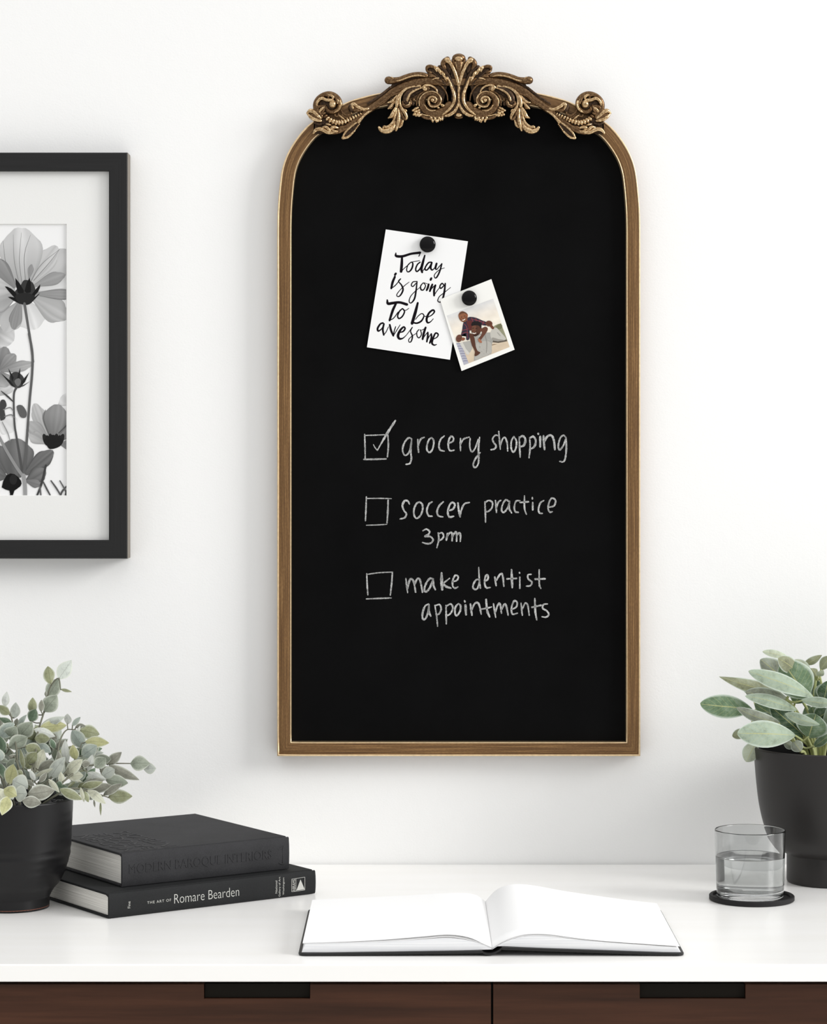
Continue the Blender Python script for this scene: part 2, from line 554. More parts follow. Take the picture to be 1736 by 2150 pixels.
def text_to(mb, body, fit_w, fit_h, center, xdir, ydir, extrude, mi=0, align='CENTER', spacing=1.0, bold=0.0, squeeze=True):
    """flat or raised lettering: laid on the plane (xdir, ydir) round center, fitted to a width and a height"""
    cu = bpy.data.curves.new('t', 'FONT')
    cu.body = body
    cu.align_x = 'LEFT'
    cu.extrude = 0.0
    cu.offset = bold
    cu.space_character = spacing
    cu.resolution_u = 4
    ob = bpy.data.objects.new('t', cu)
    COL.objects.link(ob)
    dg = bpy.context.evaluated_depsgraph_get(); dg.update()
    me = bpy.data.meshes.new_from_object(ob.evaluated_get(dg))
    vs = np.array([v.co[:] for v in me.vertices])
    fs = [tuple(p.vertices) for p in me.polygons]
    bpy.data.objects.remove(ob); bpy.data.curves.remove(cu); bpy.data.meshes.remove(me)
    lo, hi = vs.min(0), vs.max(0)
    sx = fit_w / (hi[0] - lo[0])
    sy = fit_h / (hi[1] - lo[1]) if fit_h else sx
    nrm = xdir.cross(ydir).normalized()
    out = []
    for p in vs:
        a = (p[0] - (lo[0] + hi[0]) / 2) * sx
        b2 = (p[1] - (lo[1] + hi[1]) / 2) * sy
        out.append(center + xdir * a + ydir * b2 + nrm * extrude)
    nv = len(out)
    faces = list(fs)
    if extrude > 0:
        edges = {}
        for f in fs:
            for i in range(len(f)):
                e = (f[i], f[(i + 1) % len(f)])
                edges[e] = 1
        base = [p - nrm * (extrude + 0.00005) for p in out]
        out = out + base
        for (a, b2) in edges:
            if (b2, a) not in edges:
                faces.append((b2, a, a + nv, b2 + nv))
    mb.add(out, faces, mi, smooth=False)

def leaf(mb, base, tip, width, roll=0.0, curl=0.12, fold=0.25, shape='point', nu=10, nv=6, mi=0, wave=0.0, twist=0.0):
    d = tip - base
    L = d.length
    dn = d.normalized()
    n0 = Vector((0, -1, 0))
    s0 = dn.cross(n0)
    if s0.length < 1e-4:
        s0 = Vector((1, 0, 0))
    s0.normalize()
    verts = []; uvs = []
    ph = random.uniform(0, 6)
    for i in range(nu + 1):
        t = 0.5 - 0.5 * math.cos(math.pi * i / nu)
        if shape == 'point':
            w = max(0.012, math.sin(math.pi * min(1, t ** 0.88)) ** 0.84)
        elif shape == 'round':
            w = max(0.012, math.sin(math.pi * min(1, t ** 1.2)) ** 0.62) if t < 0.999 else 0.012
        else:
            w = max(0.012, math.sin(math.pi * t) ** 0.66)
        R = Matrix.Rotation(roll + twist * (t - 0.5), 3, dn)
        s = R @ s0
        n = s.cross(dn)
        cr = max(0.45, abs(math.cos(roll)))
        for j in range(nv + 1):
            q = -1 + 2 * j / nv
            hw = q * w * width / 2 / cr
            p = base + d * t + s * hw + n * (curl * L * math.sin(math.pi * t) - fold * abs(hw) + wave * width * math.sin(6 * t + ph + 2 * q) * abs(q))
            verts.append(p); uvs.append((t, q))
    faces = []
    for i in range(nu):
        for j in range(nv):
            a = i * (nv + 1) + j
            faces.append((a, a + 1, a + nv + 2, a + nv + 1))
    mb.add(verts, faces, mi, uvs)

# ---------------------------------------------------------------- setting
mb = MB(); box(mb, (-2.2, 0.0, 0.0), (2.2, 0.10, 2.6)); tag(mb.build('wall_back', M['wall']), kind='structure')
mb = MB(); box(mb, (-2.2, -3.9, -0.06), (2.2, 0.10, 0.0)); tag(mb.build('floor', M['floor']), kind='structure')

# ---------------------------------------------------------------- desk
D_FRONT = FPX * CAM_H / (2025.0 - HY)
Y_F = D_FRONT - DW                     # front edge of the top
T_TOP = (2062 - 2025) / FPX * D_FRONT
desk = thing('desk', 'long white topped desk with two dark walnut drawers under the chalkboard', 'desk', (0.0, Y_F / 2, 0.0))
XL, XR = -0.86, 1.02
mb = MB(); box(mb, (XL, Y_F, DESK_Z - T_TOP), (XR, -0.003, DESK_Z), 0.0016, seg=3)
tag(mb.build('desktop', M['lacquer'], desk), 'glossy white slab top')
zb = DESK_Z - T_TOP
YD = Y_F + 0.010                       # drawer face
DD = YD + DW
def dpx(px, py): return at(px, py, DD)
gap_x = dpx(1033, 2100).x
mb = MB()
box(mb, (XL + 0.02, YD + 0.024, zb - 0.19), (XR - 0.02, -0.012, zb - 0.0005), 0.001)
tag(mb.build('carcass', simple('black_brown_carcass', lin((22, 19, 17)), 0.6), desk))
zt = dpx(0, 2067).z
for (x0, x1, h0, h1) in ((XL + 0.022, gap_x - 0.0012, 428, 651), (gap_x + 0.0012, XR - 0.022, 1343, 1565)):
    hx0, hx1 = dpx(h0, 2080).x, dpx(h1, 2080).x
    hz = dpx(0, 2097).z
    zlo = zb - 0.185
    mb = MB()
    # a front with a notch cut from its top edge
    def slabq(xa, xb, za, zc):
        mb.add([(xa, YD, za), (xb, YD, za), (xb, YD, zc), (xa, YD, zc), (xa, YD + 0.02, za), (xb, YD + 0.02, za), (xb, YD + 0.02, zc), (xa, YD + 0.02, zc)],
               [(0, 1, 2, 3), (5, 4, 7, 6), (0, 4, 5, 1), (1, 5, 6, 2), (2, 6, 7, 3), (3, 7, 4, 0)], smooth=False)
    slabq(x0, hx0, zlo, zt); slabq(hx0, hx1, zlo, hz); slabq(hx1, x1, zlo, zt)
    dr = mb.build('drawer', M['walnut'], desk)
    mb = MB(); box(mb, (hx0 + 0.0006, YD + 0.004, hz + 0.0006), (hx1 - 0.0006, YD + 0.0195, zt - 0.0004))
    tag(mb.build('finger_recess', M['recess'], dr), 'dark rectangular pull slot')
mb = MB()
for lx in (XL + 0.06, XR - 0.06):
    for ly in (Y_F + 0.06, -0.06):
        mb = MB()
        tube(mb, [Vector((lx, ly, zb - 0.19)), Vector((lx, ly, 0.4)), Vector((lx, ly, 0.0))], [0.022, 0.019, 0.014], 14, caps=False)
        mb.build('leg', M['walnut'], desk)

# ---------------------------------------------------------------- chalkboard
BCX = 963.0
SB = DW / FPX                                   # metres per pixel at the wall
FR_Y = -0.026                                   # front of the moulding
S_F = (DW + FR_Y) / FPX
BX = at(BCX, 0, DW + FR_Y).x
BZ = at(0, 1588, DW + FR_Y).z
board = thing('chalkboard', 'tall arched chalkboard in a brushed gold frame with an ornate crest', 'chalkboard', (BX, -0.001, BZ))
HALF = [(0, 177), (55, 179), (110, 185), (161, 194), (190, 200), (222, 209), (246, 219), (272, 232), (302, 252), (317, 263), (333, 280),
        (350, 304), (363, 329), (372, 358), (377, 395), (380.5, 440), (381.5, 480)]
top = spline([(-HALF[1][0], HALF[1][1])] + HALF, 6)[6:]
right = [(float(p[0]), float(p[1])) for p in top]
right += [(381.5, y) for y in range(520, 1588, 60)] + [(381.5, 1588)]
bot = [(x, 1588) for x in range(330, 0, -55)]
R2 = right + bot
outl = R2 + [(0, 1588)] + [(-x, y) for x, y in reversed(bot)] + [(-x, y) for x, y in reversed(right[1:])]
OUT = [Vector((BX + x * S_F, 0, CZ + (HY - y) * S_F)) for x, y in outl]
NO = len(OUT)
INW = []
for i in range(NO):
    a, c, e = OUT[i - 1], OUT[i], OUT[(i + 1) % NO]
    d1 = (c - a).normalized(); d2 = (e - c).normalized()
    n1 = Vector((d1.z, 0, -d1.x)); n2 = Vector((d2.z, 0, -d2.x))
    ctr = Vector((BX, 0, CZ - 0.05))
    if n1.dot(ctr - c) < 0 and n2.dot(ctr - c) < 0:
        n1, n2 = -n1, -n2
    mm = (n1 + n2); mm = mm / max(0.3, mm.dot(n1))
    INW.append(mm)
ARC = [0.0]
for i in range(NO):
    ARC.append(ARC[-1] + (OUT[(i + 1) % NO] - OUT[i]).length)
def sweep(mb, prof, mi=0):
    verts = []; uvs = []; faces = []
    k = len(prof)
    vv = [0.0]
    for a, b2 in zip(prof, prof[1:]):
        vv.append(vv[-1] + math.hypot(b2[0] - a[0], b2[1] - a[1]))
    for i in range(NO + 1):
        ii = i % NO
        for j, (d, y) in enumerate(prof):
            verts.append(OUT[ii] + INW[ii] * (d * 0.001) + Vector((0, -(y + (5 if y > 3 else 0)) * 0.001, 0)))
            uvs.append((ARC[i], vv[j] * 0.001))
    for i in range(NO):
        for j in range(k - 1):
            a = i * k + j
            faces.append((a, a + k, a + k + 1, a + 1))
    mb.add(verts, faces, mi, uvs)
mb = MB()
sweep(mb, [(3.2, 0.6), (0.4, 0.8), (0.0, 2), (0.0, 18.5), (1.0, 19.6), (2.4, 20.2), (2.9, 19.9), (4, 20.2), (9, 20.6), (14, 20.2), (16.9, 19.8), (17.5, 18.0), (18.0, 9.5), (18.0, 7.0)])
tag(mb.build('frame', M['gold_face'], board, auto=0.6), 'brushed brown gold moulding')
mb = MB(); sweep(mb, [(0.15, 18.0), (0.1, 19.4), (0.5, 20.5), (1.2, 20.9), (1.9, 20.7), (2.4, 19.9)])
tag(mb.build('edge_bead', M['gold_bead'], bpy.data.objects['frame']), 'thin bright gold outer edge')
mb = MB(); sweep(mb, [(16.5, 19.6), (16.7, 20.2), (17.2, 20.45), (17.75, 20.2), (18.2, 19.2), (18.35, 15), (18.35, 9)])
tag(mb.build('inner_lip', M['gold_bead'], bpy.data.objects['frame']), 'thin bright gold inner edge')
PANEL_Y = -0.0145
mb = MB()
def plane_pts(off, y):
    return [OUT[i] + INW[i] * off + Vector((0, y, 0)) for i in range(NO)]
P0 = plane_pts(0.0175, PANEL_Y); P1 = plane_pts(0.0175, -0.002)
c0 = Vector((BX, PANEL_Y, CZ)); c1 = Vector((BX, -0.002, CZ))
mb.add(P0 + [c0], [(i, (i + 1) % NO, NO) for i in range(NO)], smooth=False)
mb.add(P1 + [c1], [((i + 1) % NO, i, NO) for i in range(NO)], smooth=False)
mb.add(P0 + P1, [(i, i + NO, (i + 1) % NO + NO, (i + 1) % NO) for i in range(NO)], smooth=False)
panel = mb.build('board_panel', M['slate'], board)

# chalk writing, traced stroke by stroke in two close views of the board
D_CH = DW + PANEL_Y - 0.00012
def C1(x, y): return at(740 + x / 3.6167, 860 + y / 3.6167, D_CH)
def C2(x, y): return at(740 + x / 3.6167, 1080 + y / 3.6167, D_CH)
def chalk(name, strokes, to3, w=13.0, label=None):
    mb = MB()
    for s in strokes:
        ww = w
        if isinstance(s, tuple):
            s, ww = s
        ribbon(mb, s, ww, to3, jitter=0.18, sub=6)
    o = mb.build(name, M['chalk'], panel)
    return tag(o, label)
chalk('checkbox', [[(92, 188), (95, 280), (96, 372)], ([(92, 196), (170, 194), (255, 190)], 9), [(268, 190), (272, 270), (265, 360)], [(85, 378), (170, 377), (255, 374)]], C1, 13, 'chalk box with a tick in it')
chalk('check_mark', [([(158, 265), (172, 290), (188, 310)], 8), ([(188, 310), (215, 262), (245, 210), (285, 145), (325, 84)], [9, 12, 17, 17, 15])], C1, 12, 'chalk tick')
GRO = [[(450, 222), (425, 215), (395, 250), (380, 300), (390, 340), (410, 345), (435, 310), (447, 240)], [(449, 225), (442, 320), (447, 370), (435, 408), (405, 416)],
       [(495, 225), (497, 280), (502, 325)], [(500, 275), (518, 225), (545, 210)],
       [(600, 212), (580, 230), (566, 270), (566, 308), (585, 325), (605, 305), (616, 265), (615, 232), (600, 212)],
       [(697, 200), (670, 225), (656, 270), (665, 305), (697, 316)],
       [(733, 255), (762, 240), (766, 215), (748, 203), (730, 235), (728, 285), (742, 312), (772, 308)],
       [(820, 218), (818, 260), (820, 312)], [(820, 265), (842, 225), (886, 208)],
       [(893, 218), (890, 280), (905, 320), (930, 295), (955, 225)], [(965, 210), (956, 300), (957, 400), (933, 440), (916, 418), (935, 370), (970, 325)]]
chalk('chalk_lettering', GRO, C1, 13, 'chalk word grocery')
SHO = [[(1112, 200), (1085, 195), (1064, 220), (1072, 250), (1090, 275), (1078, 298), (1050, 305)], [(1110, 165), (1116, 235), (1122, 302)],
       [(1122, 275), (1140, 222), (1160, 215), (1174, 255), (1178, 315)], [(1225, 203), (1206, 240), (1205, 295), (1222, 323), (1241, 290), (1244, 240), (1225, 203)],
       [(1265, 208), (1269, 290), (1273, 362)], ([(1265, 218), (1290, 200), (1312, 225), (1302, 270), (1272, 282)], 16),
       [(1345, 212), (1348, 290), (1340, 366)], ([(1345, 217), (1372, 205), (1391, 235), (1381, 280), (1350, 300)], 16),
       ([(1425, 205), (1425, 282)], 16), [(1410, 180), (1411, 187)], ([(1450, 198), (1453, 250), (1458, 304)], 17), ([(1456, 245), (1480, 203), (1512, 198), (1530, 240), (1536, 304)], 17),
       [(1622, 215), (1600, 195), (1574, 222), (1562, 280), (1574, 306), (1602, 270), (1619, 220)], [(1622, 212), (1623, 300), (1615, 370), (1600, 396), (1572, 393)]]
chalk('chalk_lettering', SHO, C1, 13, 'chalk word shopping')
chalk('checkbox', [([(105, 662), (102, 750), (98, 845)], 12), ([(105, 675), (200, 674), (295, 676)], 9), [(270, 685), (268, 770), (262, 862)], ([(105, 878), (185, 876), (262, 871)], 9)], C1, 13, 'empty chalk box, middle of the three')
chalk('chalk_lettering', [([(433, 720), (420, 695), (395, 693), (379, 730), (392, 768), (409, 792), (396, 820), (360, 831)], [8, 14, 16, 15, 13, 13, 13, 9]),
       ([(510, 700), (485, 715), (466, 760), (470, 808), (490, 825), (518, 800), (533, 752), (527, 715), (508, 702)], 14), ([(605, 700), (580, 718), (564, 765), (577, 805), (606, 810)], 14),
       ([(690, 700), (660, 728), (642, 772), (652, 806), (686, 815)], 14), ([(728, 768), (763, 755), (777, 722), (756, 705), (734, 732), (723, 782), (736, 815), (768, 810)], 15),
       ([(800, 708), (806, 760), (817, 815)], 16), ([(817, 812), (828, 758), (850, 716), (888, 705)], 13)], C1, 13, 'chalk word soccer')
chalk('chalk_lettering', [[(1005, 700), (1008, 775), (1010, 856)], [(1005, 706), (1035, 690), (1062, 706), (1058, 745), (1035, 770), (1012, 777)],
       [(1085, 690), (1090, 740), (1093, 782)], [(1092, 752), (1106, 705), (1127, 688)], [(1190, 702), (1165, 685), (1140, 720), (1132, 765), (1150, 780), (1178, 745), (1192, 702)],
       [(1192, 695), (1190, 750), (1208, 786)], [(1272, 692), (1242, 695), (1228, 740), (1236, 775), (1260, 780)], [(1305, 655), (1306, 750), (1320, 795)], [(1272, 705), (1336, 700)],
       [(1368, 705), (1368, 762)], [(1365, 668), (1366, 678)], [(1452, 690), (1426, 710), (1412, 755), (1420, 785), (1442, 788)],
       [(1490, 742), (1530, 730), (1541, 690), (1515, 672), (1494, 700), (1485, 750), (1498, 778), (1517, 775)]], C1, 13, 'chalk word practice')
chalk('chalk_lettering', [[(533, 125), (560, 112), (585, 130), (575, 152), (548, 166), (588, 168), (611, 190), (600, 214), (570, 223), (530, 213)],
       [(650, 140), (655, 190), (640, 253)], [(652, 148), (680, 140), (691, 165), (676, 190), (652, 200)], ([(722, 145), (712, 196)], 14), ([(715, 175), (736, 142), (756, 145), (756, 202)], 15),
       ([(757, 172), (776, 140), (790, 140), (790, 205)], 15), ([(792, 160), (812, 140), (820, 165), (818, 206)], 14)], C2, 13, 'chalk note 3pm')
chalk('checkbox', [([(108, 450), (111, 530), (116, 612)], 12), ([(108, 456), (200, 443), (305, 438)], 9), [(303, 438), (297, 525), (287, 613)], ([(105, 642), (200, 638), (295, 635)], 11)], C2, 13, 'empty chalk box, lowest of the three')
chalk('chalk_lettering', [([(405, 485), (411, 540), (419, 595)], 12), ([(419, 562), (433, 502), (450, 490), (466, 518), (479, 592)], 15), ([(472, 532), (490, 492), (508, 490), (520, 530), (531, 592)], 15),
       ([(612, 490), (585, 488), (556, 530), (545, 575), (560, 587), (588, 555), (612, 492)], 15), ([(612, 488), (615, 540), (629, 572)], 15), ([(676, 445), (677, 510), (681, 572)], 22), ([(737, 485), (706, 510), (690, 522)], 12), ([(690, 522), (705, 545), (747, 560)], 17),
       ([(758, 512), (793, 500), (802, 472), (780, 463), (762, 500), (760, 542), (778, 560), (801, 550)], 13)], C2, 13, 'chalk word make')
chalk('chalk_lettering', [[(965, 492), (935, 500), (914, 545), (925, 568), (950, 560), (965, 502)], [(958, 402), (962, 490), (971, 562)],
       ([(1008, 508), (1028, 490), (1026, 460), (1010, 470), (1003, 520), (1015, 556), (1046, 555)], 14), ([(1080, 475), (1085, 510), (1091, 542)], 14), ([(1091, 502), (1120, 456), (1139, 462), (1149, 546)], 16),
       ([(1207, 420), (1210, 490), (1213, 556)], 18), [(1172, 490), (1246, 486)], ([(1270, 475), (1270, 563)], 11), ([(1267, 440), (1269, 447)], 11), [(1357, 455), (1332, 460), (1334, 490), (1362, 515), (1350, 541), (1320, 545)],
       [(1417, 420), (1418, 530), (1430, 563)], [(1385, 492), (1463, 489)]], C2, 13, 'chalk word dentist')
chalk('chalk_lettering', [([(577, 680), (550, 698), (532, 750), (534, 795), (555, 790), (574, 740), (580, 690)], 14), ([(580, 684), (580, 740), (594, 772)], 17), [(625, 690), (638, 770), (646, 850)], [(630, 692), (660, 685), (673, 715), (661, 750), (640, 766)],
       [(710, 690), (711, 760), (712, 832)], [(712, 698), (745, 680), (761, 710), (746, 750), (716, 771)], ([(802, 678), (780, 708), (779, 755), (795, 767), (818, 730), (820, 692), (802, 678)], 14), ([(857, 688), (862, 762)], 16), [(851, 656), (854, 665)],
       ([(895, 680), (900, 720), (907, 766)], 16), ([(906, 724), (926, 680), (950, 670), (965, 700), (977, 757)], 15), ([(1014, 645), (1022, 730), (1041, 779)], 17), [(975, 720), (1020, 712), (1056, 703)],
       ([(1070, 678), (1078, 730), (1087, 782)], 14), ([(1086, 742), (1102, 690), (1120, 680), (1131, 752)], 14), ([(1131, 724), (1151, 685), (1166, 692), (1182, 767)], 15),
       [(1208, 722), (1244, 702), (1249, 667), (1226, 658), (1207, 710), (1214, 757), (1252, 750)], [(1279, 673), (1284, 720), (1289, 767)], [(1288, 722), (1311, 675), (1330, 690), (1342, 767)],
       ([(1384, 638), (1388, 740), (1399, 801)], 15), [(1360, 706), (1432, 690)], [(1480, 680), (1451, 684), (1444, 713), (1475, 733), (1490, 760), (1470, 780), (1438, 777)]], C2, 13, 'chalk word appointments')

# ---- crest, traced on its left half in three close views and mirrored
D_CR = DW + FR_Y - 0.004
KC = D_CR / FPX
def T1(x, y, d=0): return cr(640 + x / 12.4, 180 + y / 12.4, d)
def T2(x, y, d=0): return cr(770 + x / 14.333, 140 + y / 14.333, d)
def T3(x, y, d=0): return cr(850 + x / 13.354, 105 + y / 13.354, d)
def cr(px, py, d=0):
    """d = relief towards the room, in pixels"""
    return Vector((BX + (px - BCX) * KC, FR_Y - 0.002 - d * KC, CZ + (HY - py) * KC))
AX = Vector((0, -1, 0))
SCL = {T1: 12.4, T2: 14.333, T3: 13.354}
def strand(mb, T, pts, r, d=4, flat=0.9, mi=0, nseg=10, sub=4):
    """r in view pixels, d relief in photo pixels (number or list)"""
    n = len(pts)
    dd = [d] * n if isinstance(d, (int, float)) else list(np.interp(np.linspace(0, 1, n), np.linspace(0, 1, len(d)), d))
    rr = [r] * n if isinstance(r, (int, float)) else list(np.interp(np.linspace(0, 1, n), np.linspace(0, 1, len(r)), r))
    tube(mb, [T(p[0], p[1], q) for p, q in zip(pts, dd)], [x * 1.17 / SCL[T] * KC for x in rr], nseg, flat, mi, AX, sub)
def ball(mb, T, p, rx, rz=None, d=4, ry=None, mi=0, rot=0.0):
    k = KC / SCL[T]
    rz = rx if rz is None else rz
    ry = min(rx, rz) if ry is None else ry
    ellipsoid(mb, T(p[0], p[1], d), rx * k, ry * k, rz * k, mi, rot=rot)
def plate(mb, T, pts, d0=-2, d1=1.5, mi=0, sub=3):
    """solid backing with the given outline, softly rounded at the front edge"""
    P = list(pts)
    S = spline([P[-1]] + P + [P[0], P[1]], sub)[sub:-sub]
    S = [(float(a[0]), float(a[1])) for a in S][:-1]
    cx = sum(a[0] for a in S) / len(S); cy = sum(a[1] for a in S) / len(S)
    k = SCL[T] * 1.0
    def inset(q):
        o = []
        n = len(S)
        for i in range(n):
            t = np.array(S[(i + 1) % n]) - np.array(S[i - 1]); t = t / (np.linalg.norm(t) + 1e-9)
            nn = np.array((-t[1], t[0]))
            o.append((S[i][0] + nn[0] * q, S[i][1] + nn[1] * q))
        return o
    area = sum(S[i - 1][0] * S[i][1] - S[i][0] * S[i - 1][1] for i in range(len(S)))
    sg = 1 if area > 0 else -1
    L = [(S, d0), (S, d1 - 1.2), (inset(sg * 0.8 * k), d1)]
    n = len(S)
    verts = [T(a[0], a[1], d) for ring, d in L for a in ring]
    faces = []
    for j in range(2):
        for i in range(n):
            faces.append((j * n + i, j * n + (i + 1) % n, (j + 1) * n + (i + 1) % n, (j + 1) * n + i))
    mb.add(verts, faces, mi)
    bm = bmesh.new()
    top = [bm.verts.new(v) for v in verts[2 * n:]]
    try:
        f = bm.faces.new(top); bmesh.ops.triangulate(bm, faces=[f])
    except ValueError:
        pass
    bm.verts.index_update()
    mb.add([v.co for v in bm.verts], [tuple(v.index for v in f.verts) for f in bm.faces], mi, smooth=False)
    bm.free()
BM = [M['bronze_lo'], M['bronze_mid'], M['bronze_hi']]
LO, MI, HI = 0, 1, 2

# base of the crest: the two straps (one mesh, left and right)
def strap_half(mb):
    P = [(1760, 420), (1400, 500), (1080, 600), (820, 730), (600, 900), (350, 1085), (100, 1260), (-60, 1365)]
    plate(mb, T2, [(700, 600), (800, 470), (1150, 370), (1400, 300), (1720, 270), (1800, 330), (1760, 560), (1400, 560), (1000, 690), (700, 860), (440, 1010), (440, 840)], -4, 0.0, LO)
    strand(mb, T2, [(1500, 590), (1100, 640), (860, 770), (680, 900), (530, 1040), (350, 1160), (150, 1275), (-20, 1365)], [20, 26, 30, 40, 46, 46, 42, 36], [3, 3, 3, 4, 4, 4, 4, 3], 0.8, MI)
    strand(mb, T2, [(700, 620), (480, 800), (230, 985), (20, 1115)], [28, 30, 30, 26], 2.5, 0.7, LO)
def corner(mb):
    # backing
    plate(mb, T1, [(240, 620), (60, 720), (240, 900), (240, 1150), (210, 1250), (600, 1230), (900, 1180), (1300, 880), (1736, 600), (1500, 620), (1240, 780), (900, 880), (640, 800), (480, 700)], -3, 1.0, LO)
    ball(mb, T1, (600, 460), 295, 295, 0.5, 70, LO)
    # the snail scroll
    strand(mb, T1, [(430, 800), (320, 660), (285, 500), (340, 360), (470, 255), (640, 215), (800, 275), (900, 400), (905, 540), (830, 640), (700, 690), (590, 640), (560, 560)],
           [60, 70, 66, 62, 58, 56, 56, 56, 56, 54, 52, 46, 36], [3, 4, 5, 6, 7, 8, 8, 8, 8, 7, 7, 7, 6], 0.95, MI)
    strand(mb, T1, [(870, 350), (930, 450), (925, 560), (850, 660), (740, 705)], [20, 26, 28, 26, 18], [10, 12, 12, 11, 9], 0.8, HI)
    strand(mb, T1, [(285, 590), (330, 430), (440, 345), (570, 390), (680, 395), (745, 440)], [24, 34, 38, 38, 40, 44], [7, 10, 12, 12, 12, 12], 0.9, HI)
    strand(mb, T1, [(300, 640), (380, 550), (500, 540), (535, 520)], [30, 34, 32, 24], [7, 9, 9, 9], 0.9, MI)
    strand(mb, T1, [(380, 690), (430, 620), (520, 560)], [30, 34, 26], [7, 9, 9], 0.9, HI)
    strand(mb, T1, [(440, 720), (500, 620), (535, 540)], [30, 30, 22], [6, 9, 9], 0.9, MI)
    strand(mb, T1, [(560, 240), (680, 265), (735, 320), (705, 385)], [24, 34, 32, 20], [9, 11, 12, 11], 0.9, HI)
    strand(mb, T1, [(720, 270), (800, 330), (830, 400), (800, 450)], [22, 28, 28, 20], [9, 11, 12, 11], 0.9, MI)
    strand(mb, T1, [(800, 310), (865, 390), (850, 470)], [20, 26, 20], [9, 11, 11], 0.9, HI)
    strand(mb, T1, [(400, 310), (520, 260), (610, 290), (600, 360)], [20, 26, 26, 18], [8, 10, 11, 11], 0.9, MI)
    ball(mb, T1, (722, 500), 96, 100, 12, 95, HI)
    # ribbed stem of beads
    bd = [(455, 660, 44), (495, 730, 48), (540, 800, 52), (595, 860, 58), (665, 905, 62), (740, 940, 64), (815, 962, 64), (892, 968, 62), (968, 955, 60), (1045, 930, 56), (1118, 900, 52), (1187, 867, 48), (1258, 832, 44), (1325, 797, 40), (1392, 768, 35), (1452, 735, 28)]
    for i, (x, y, r) in enumerate(bd):
        a = bd[max(i - 1, 0)]; c = bd[min(i + 1, len(bd) - 1)]
        th = math.atan2(-(c[1] - a[1]), c[0] - a[0])
        ball(mb, T1, (x, y), r * 0.80, r * 1.28, 6, r, HI if i > 2 else MI, rot=th)
    # outer bud leaf
    strand(mb, T1, [(62, 712), (140, 655), (240, 690), (330, 780), (400, 850)], [26, 48, 54, 50, 36], [3, 5, 6, 6, 5], 0.8, HI)
    strand(mb, T1, [(75, 735), (160, 820), (270, 885), (410, 915)], [24, 44, 46, 34], [3, 5, 6, 5], 0.8, HI)
    strand(mb, T1, [(150, 740), (260, 800), (390, 880)], [20, 34, 28], [6, 7, 6], 0.8, MI)
    # lower leaf with its curled tip
    strand(mb, T1, [(1640, 660), (1480, 775), (1320, 890), (1180, 1000), (1040, 1100), (880, 1185), (700, 1225)], [36, 46, 52, 58, 62, 60, 50], [2, 3, 3, 4, 4, 4, 4], 0.7, MI)
    strand(mb, T1, [(218, 1245), (290, 1160), (390, 1135), (500, 1170), (620, 1225), (760, 1210)], [22, 44, 52, 52, 48, 36], [4, 5, 6, 6, 6, 5], 0.85, HI)
    strand(mb, T1, [(465, 1090), (545, 1080), (610, 1130), (655, 1190)], [22, 34, 36, 26], [6, 8, 8, 7], 0.9, HI)
    strand(mb, T1, [(670, 1150), (705, 1095), (780, 1085), (860, 1105)], [26, 36, 36, 24], [6, 8, 8, 6], 0.9, HI)
    strand(mb, T1, [(690, 1125), (755, 1185), (840, 1200)], [28, 36, 28], [6, 7, 6], 0.9, HI)
    strand(mb, T1, [(880, 1100), (950, 1080), (1030, 1060)], [26, 34, 22], [5, 6, 5], 0.8, MI)
    strand(mb, T1, [(555, 1000), (620, 1015), (685, 1035)], [20, 28, 18], [4, 6, 4], 0.8, HI)
    strand(mb, T1, [(260, 960), (360, 1010), (480, 980)], [30, 40, 30], 3, 0.8, LO)
    # upper bud
    ball(mb, T1, (1205, 590), 80, 110, 3, 70, LO, rot=0.3)
    strand(mb, T1, [(1290, 640), (1235, 570), (1230, 500), (1280, 480), (1350, 540), (1440, 590), (1540, 620), (1640, 600)], [30, 34, 36, 36, 40, 40, 36, 30], [4, 6, 7, 7, 7, 6, 5, 4], 0.9, HI)
    strand(mb, T1, [(1250, 600), (1300, 640), (1380, 650), (1460, 655)], [30, 40, 36, 22], [5, 6, 6, 5], 0.9, MI)
    # little curls between the scroll and the beads
    strand(mb, T1, [(930, 640), (1000, 730), (1100, 780), (1205, 735), (1200, 690)], [20, 26, 28, 24, 16], 4, 0.9, MI)
    strand(mb, T1, [(960, 750), (1050, 830), (1190, 800)], [18, 26, 18], 4, 0.9, MI)
    strand(mb, T1, [(900, 780), (950, 820), (1000, 860)], [18, 24, 18], 5, 0.9, HI)
    strand(mb, T1, [(770, 740), (800, 800), (870, 780), (860, 720)], [20, 26, 26, 18], 4, 0.9, MI)
    # hanging pod
    plate(mb, T1, [(970, 1370), (1060, 1200), (1210, 1050), (1380, 930), (1450, 960), (1380, 1090), (1240, 1240), (1110, 1350)], -2, 2.0, LO)
    strand(mb, T1, [(975, 1365), (1050, 1215), (1200, 1065), (1350, 960)], [24, 26, 26, 22], 4.5, 0.9, HI)
    strand(mb, T1, [(985, 1375), (1110, 1345), (1220, 1250), (1290, 1180)], [26, 30, 26, 22], 4.5, 0.9, HI)
    for x, y, r in [(1310, 1150, 22), (1335, 1112, 22), (1360, 1076, 21), (1386, 1042, 20), (1412, 1010, 20)]:
        ball(mb, T1, (x, y), r, r, 5, r, HI)
    strand(mb, T1, [(1400, 940), (1440, 890), (1540, 780), (1660, 680), (1760, 620)], [44, 40, 30, 28, 24], [5, 5, 4, 4, 3], 0.8, HI)
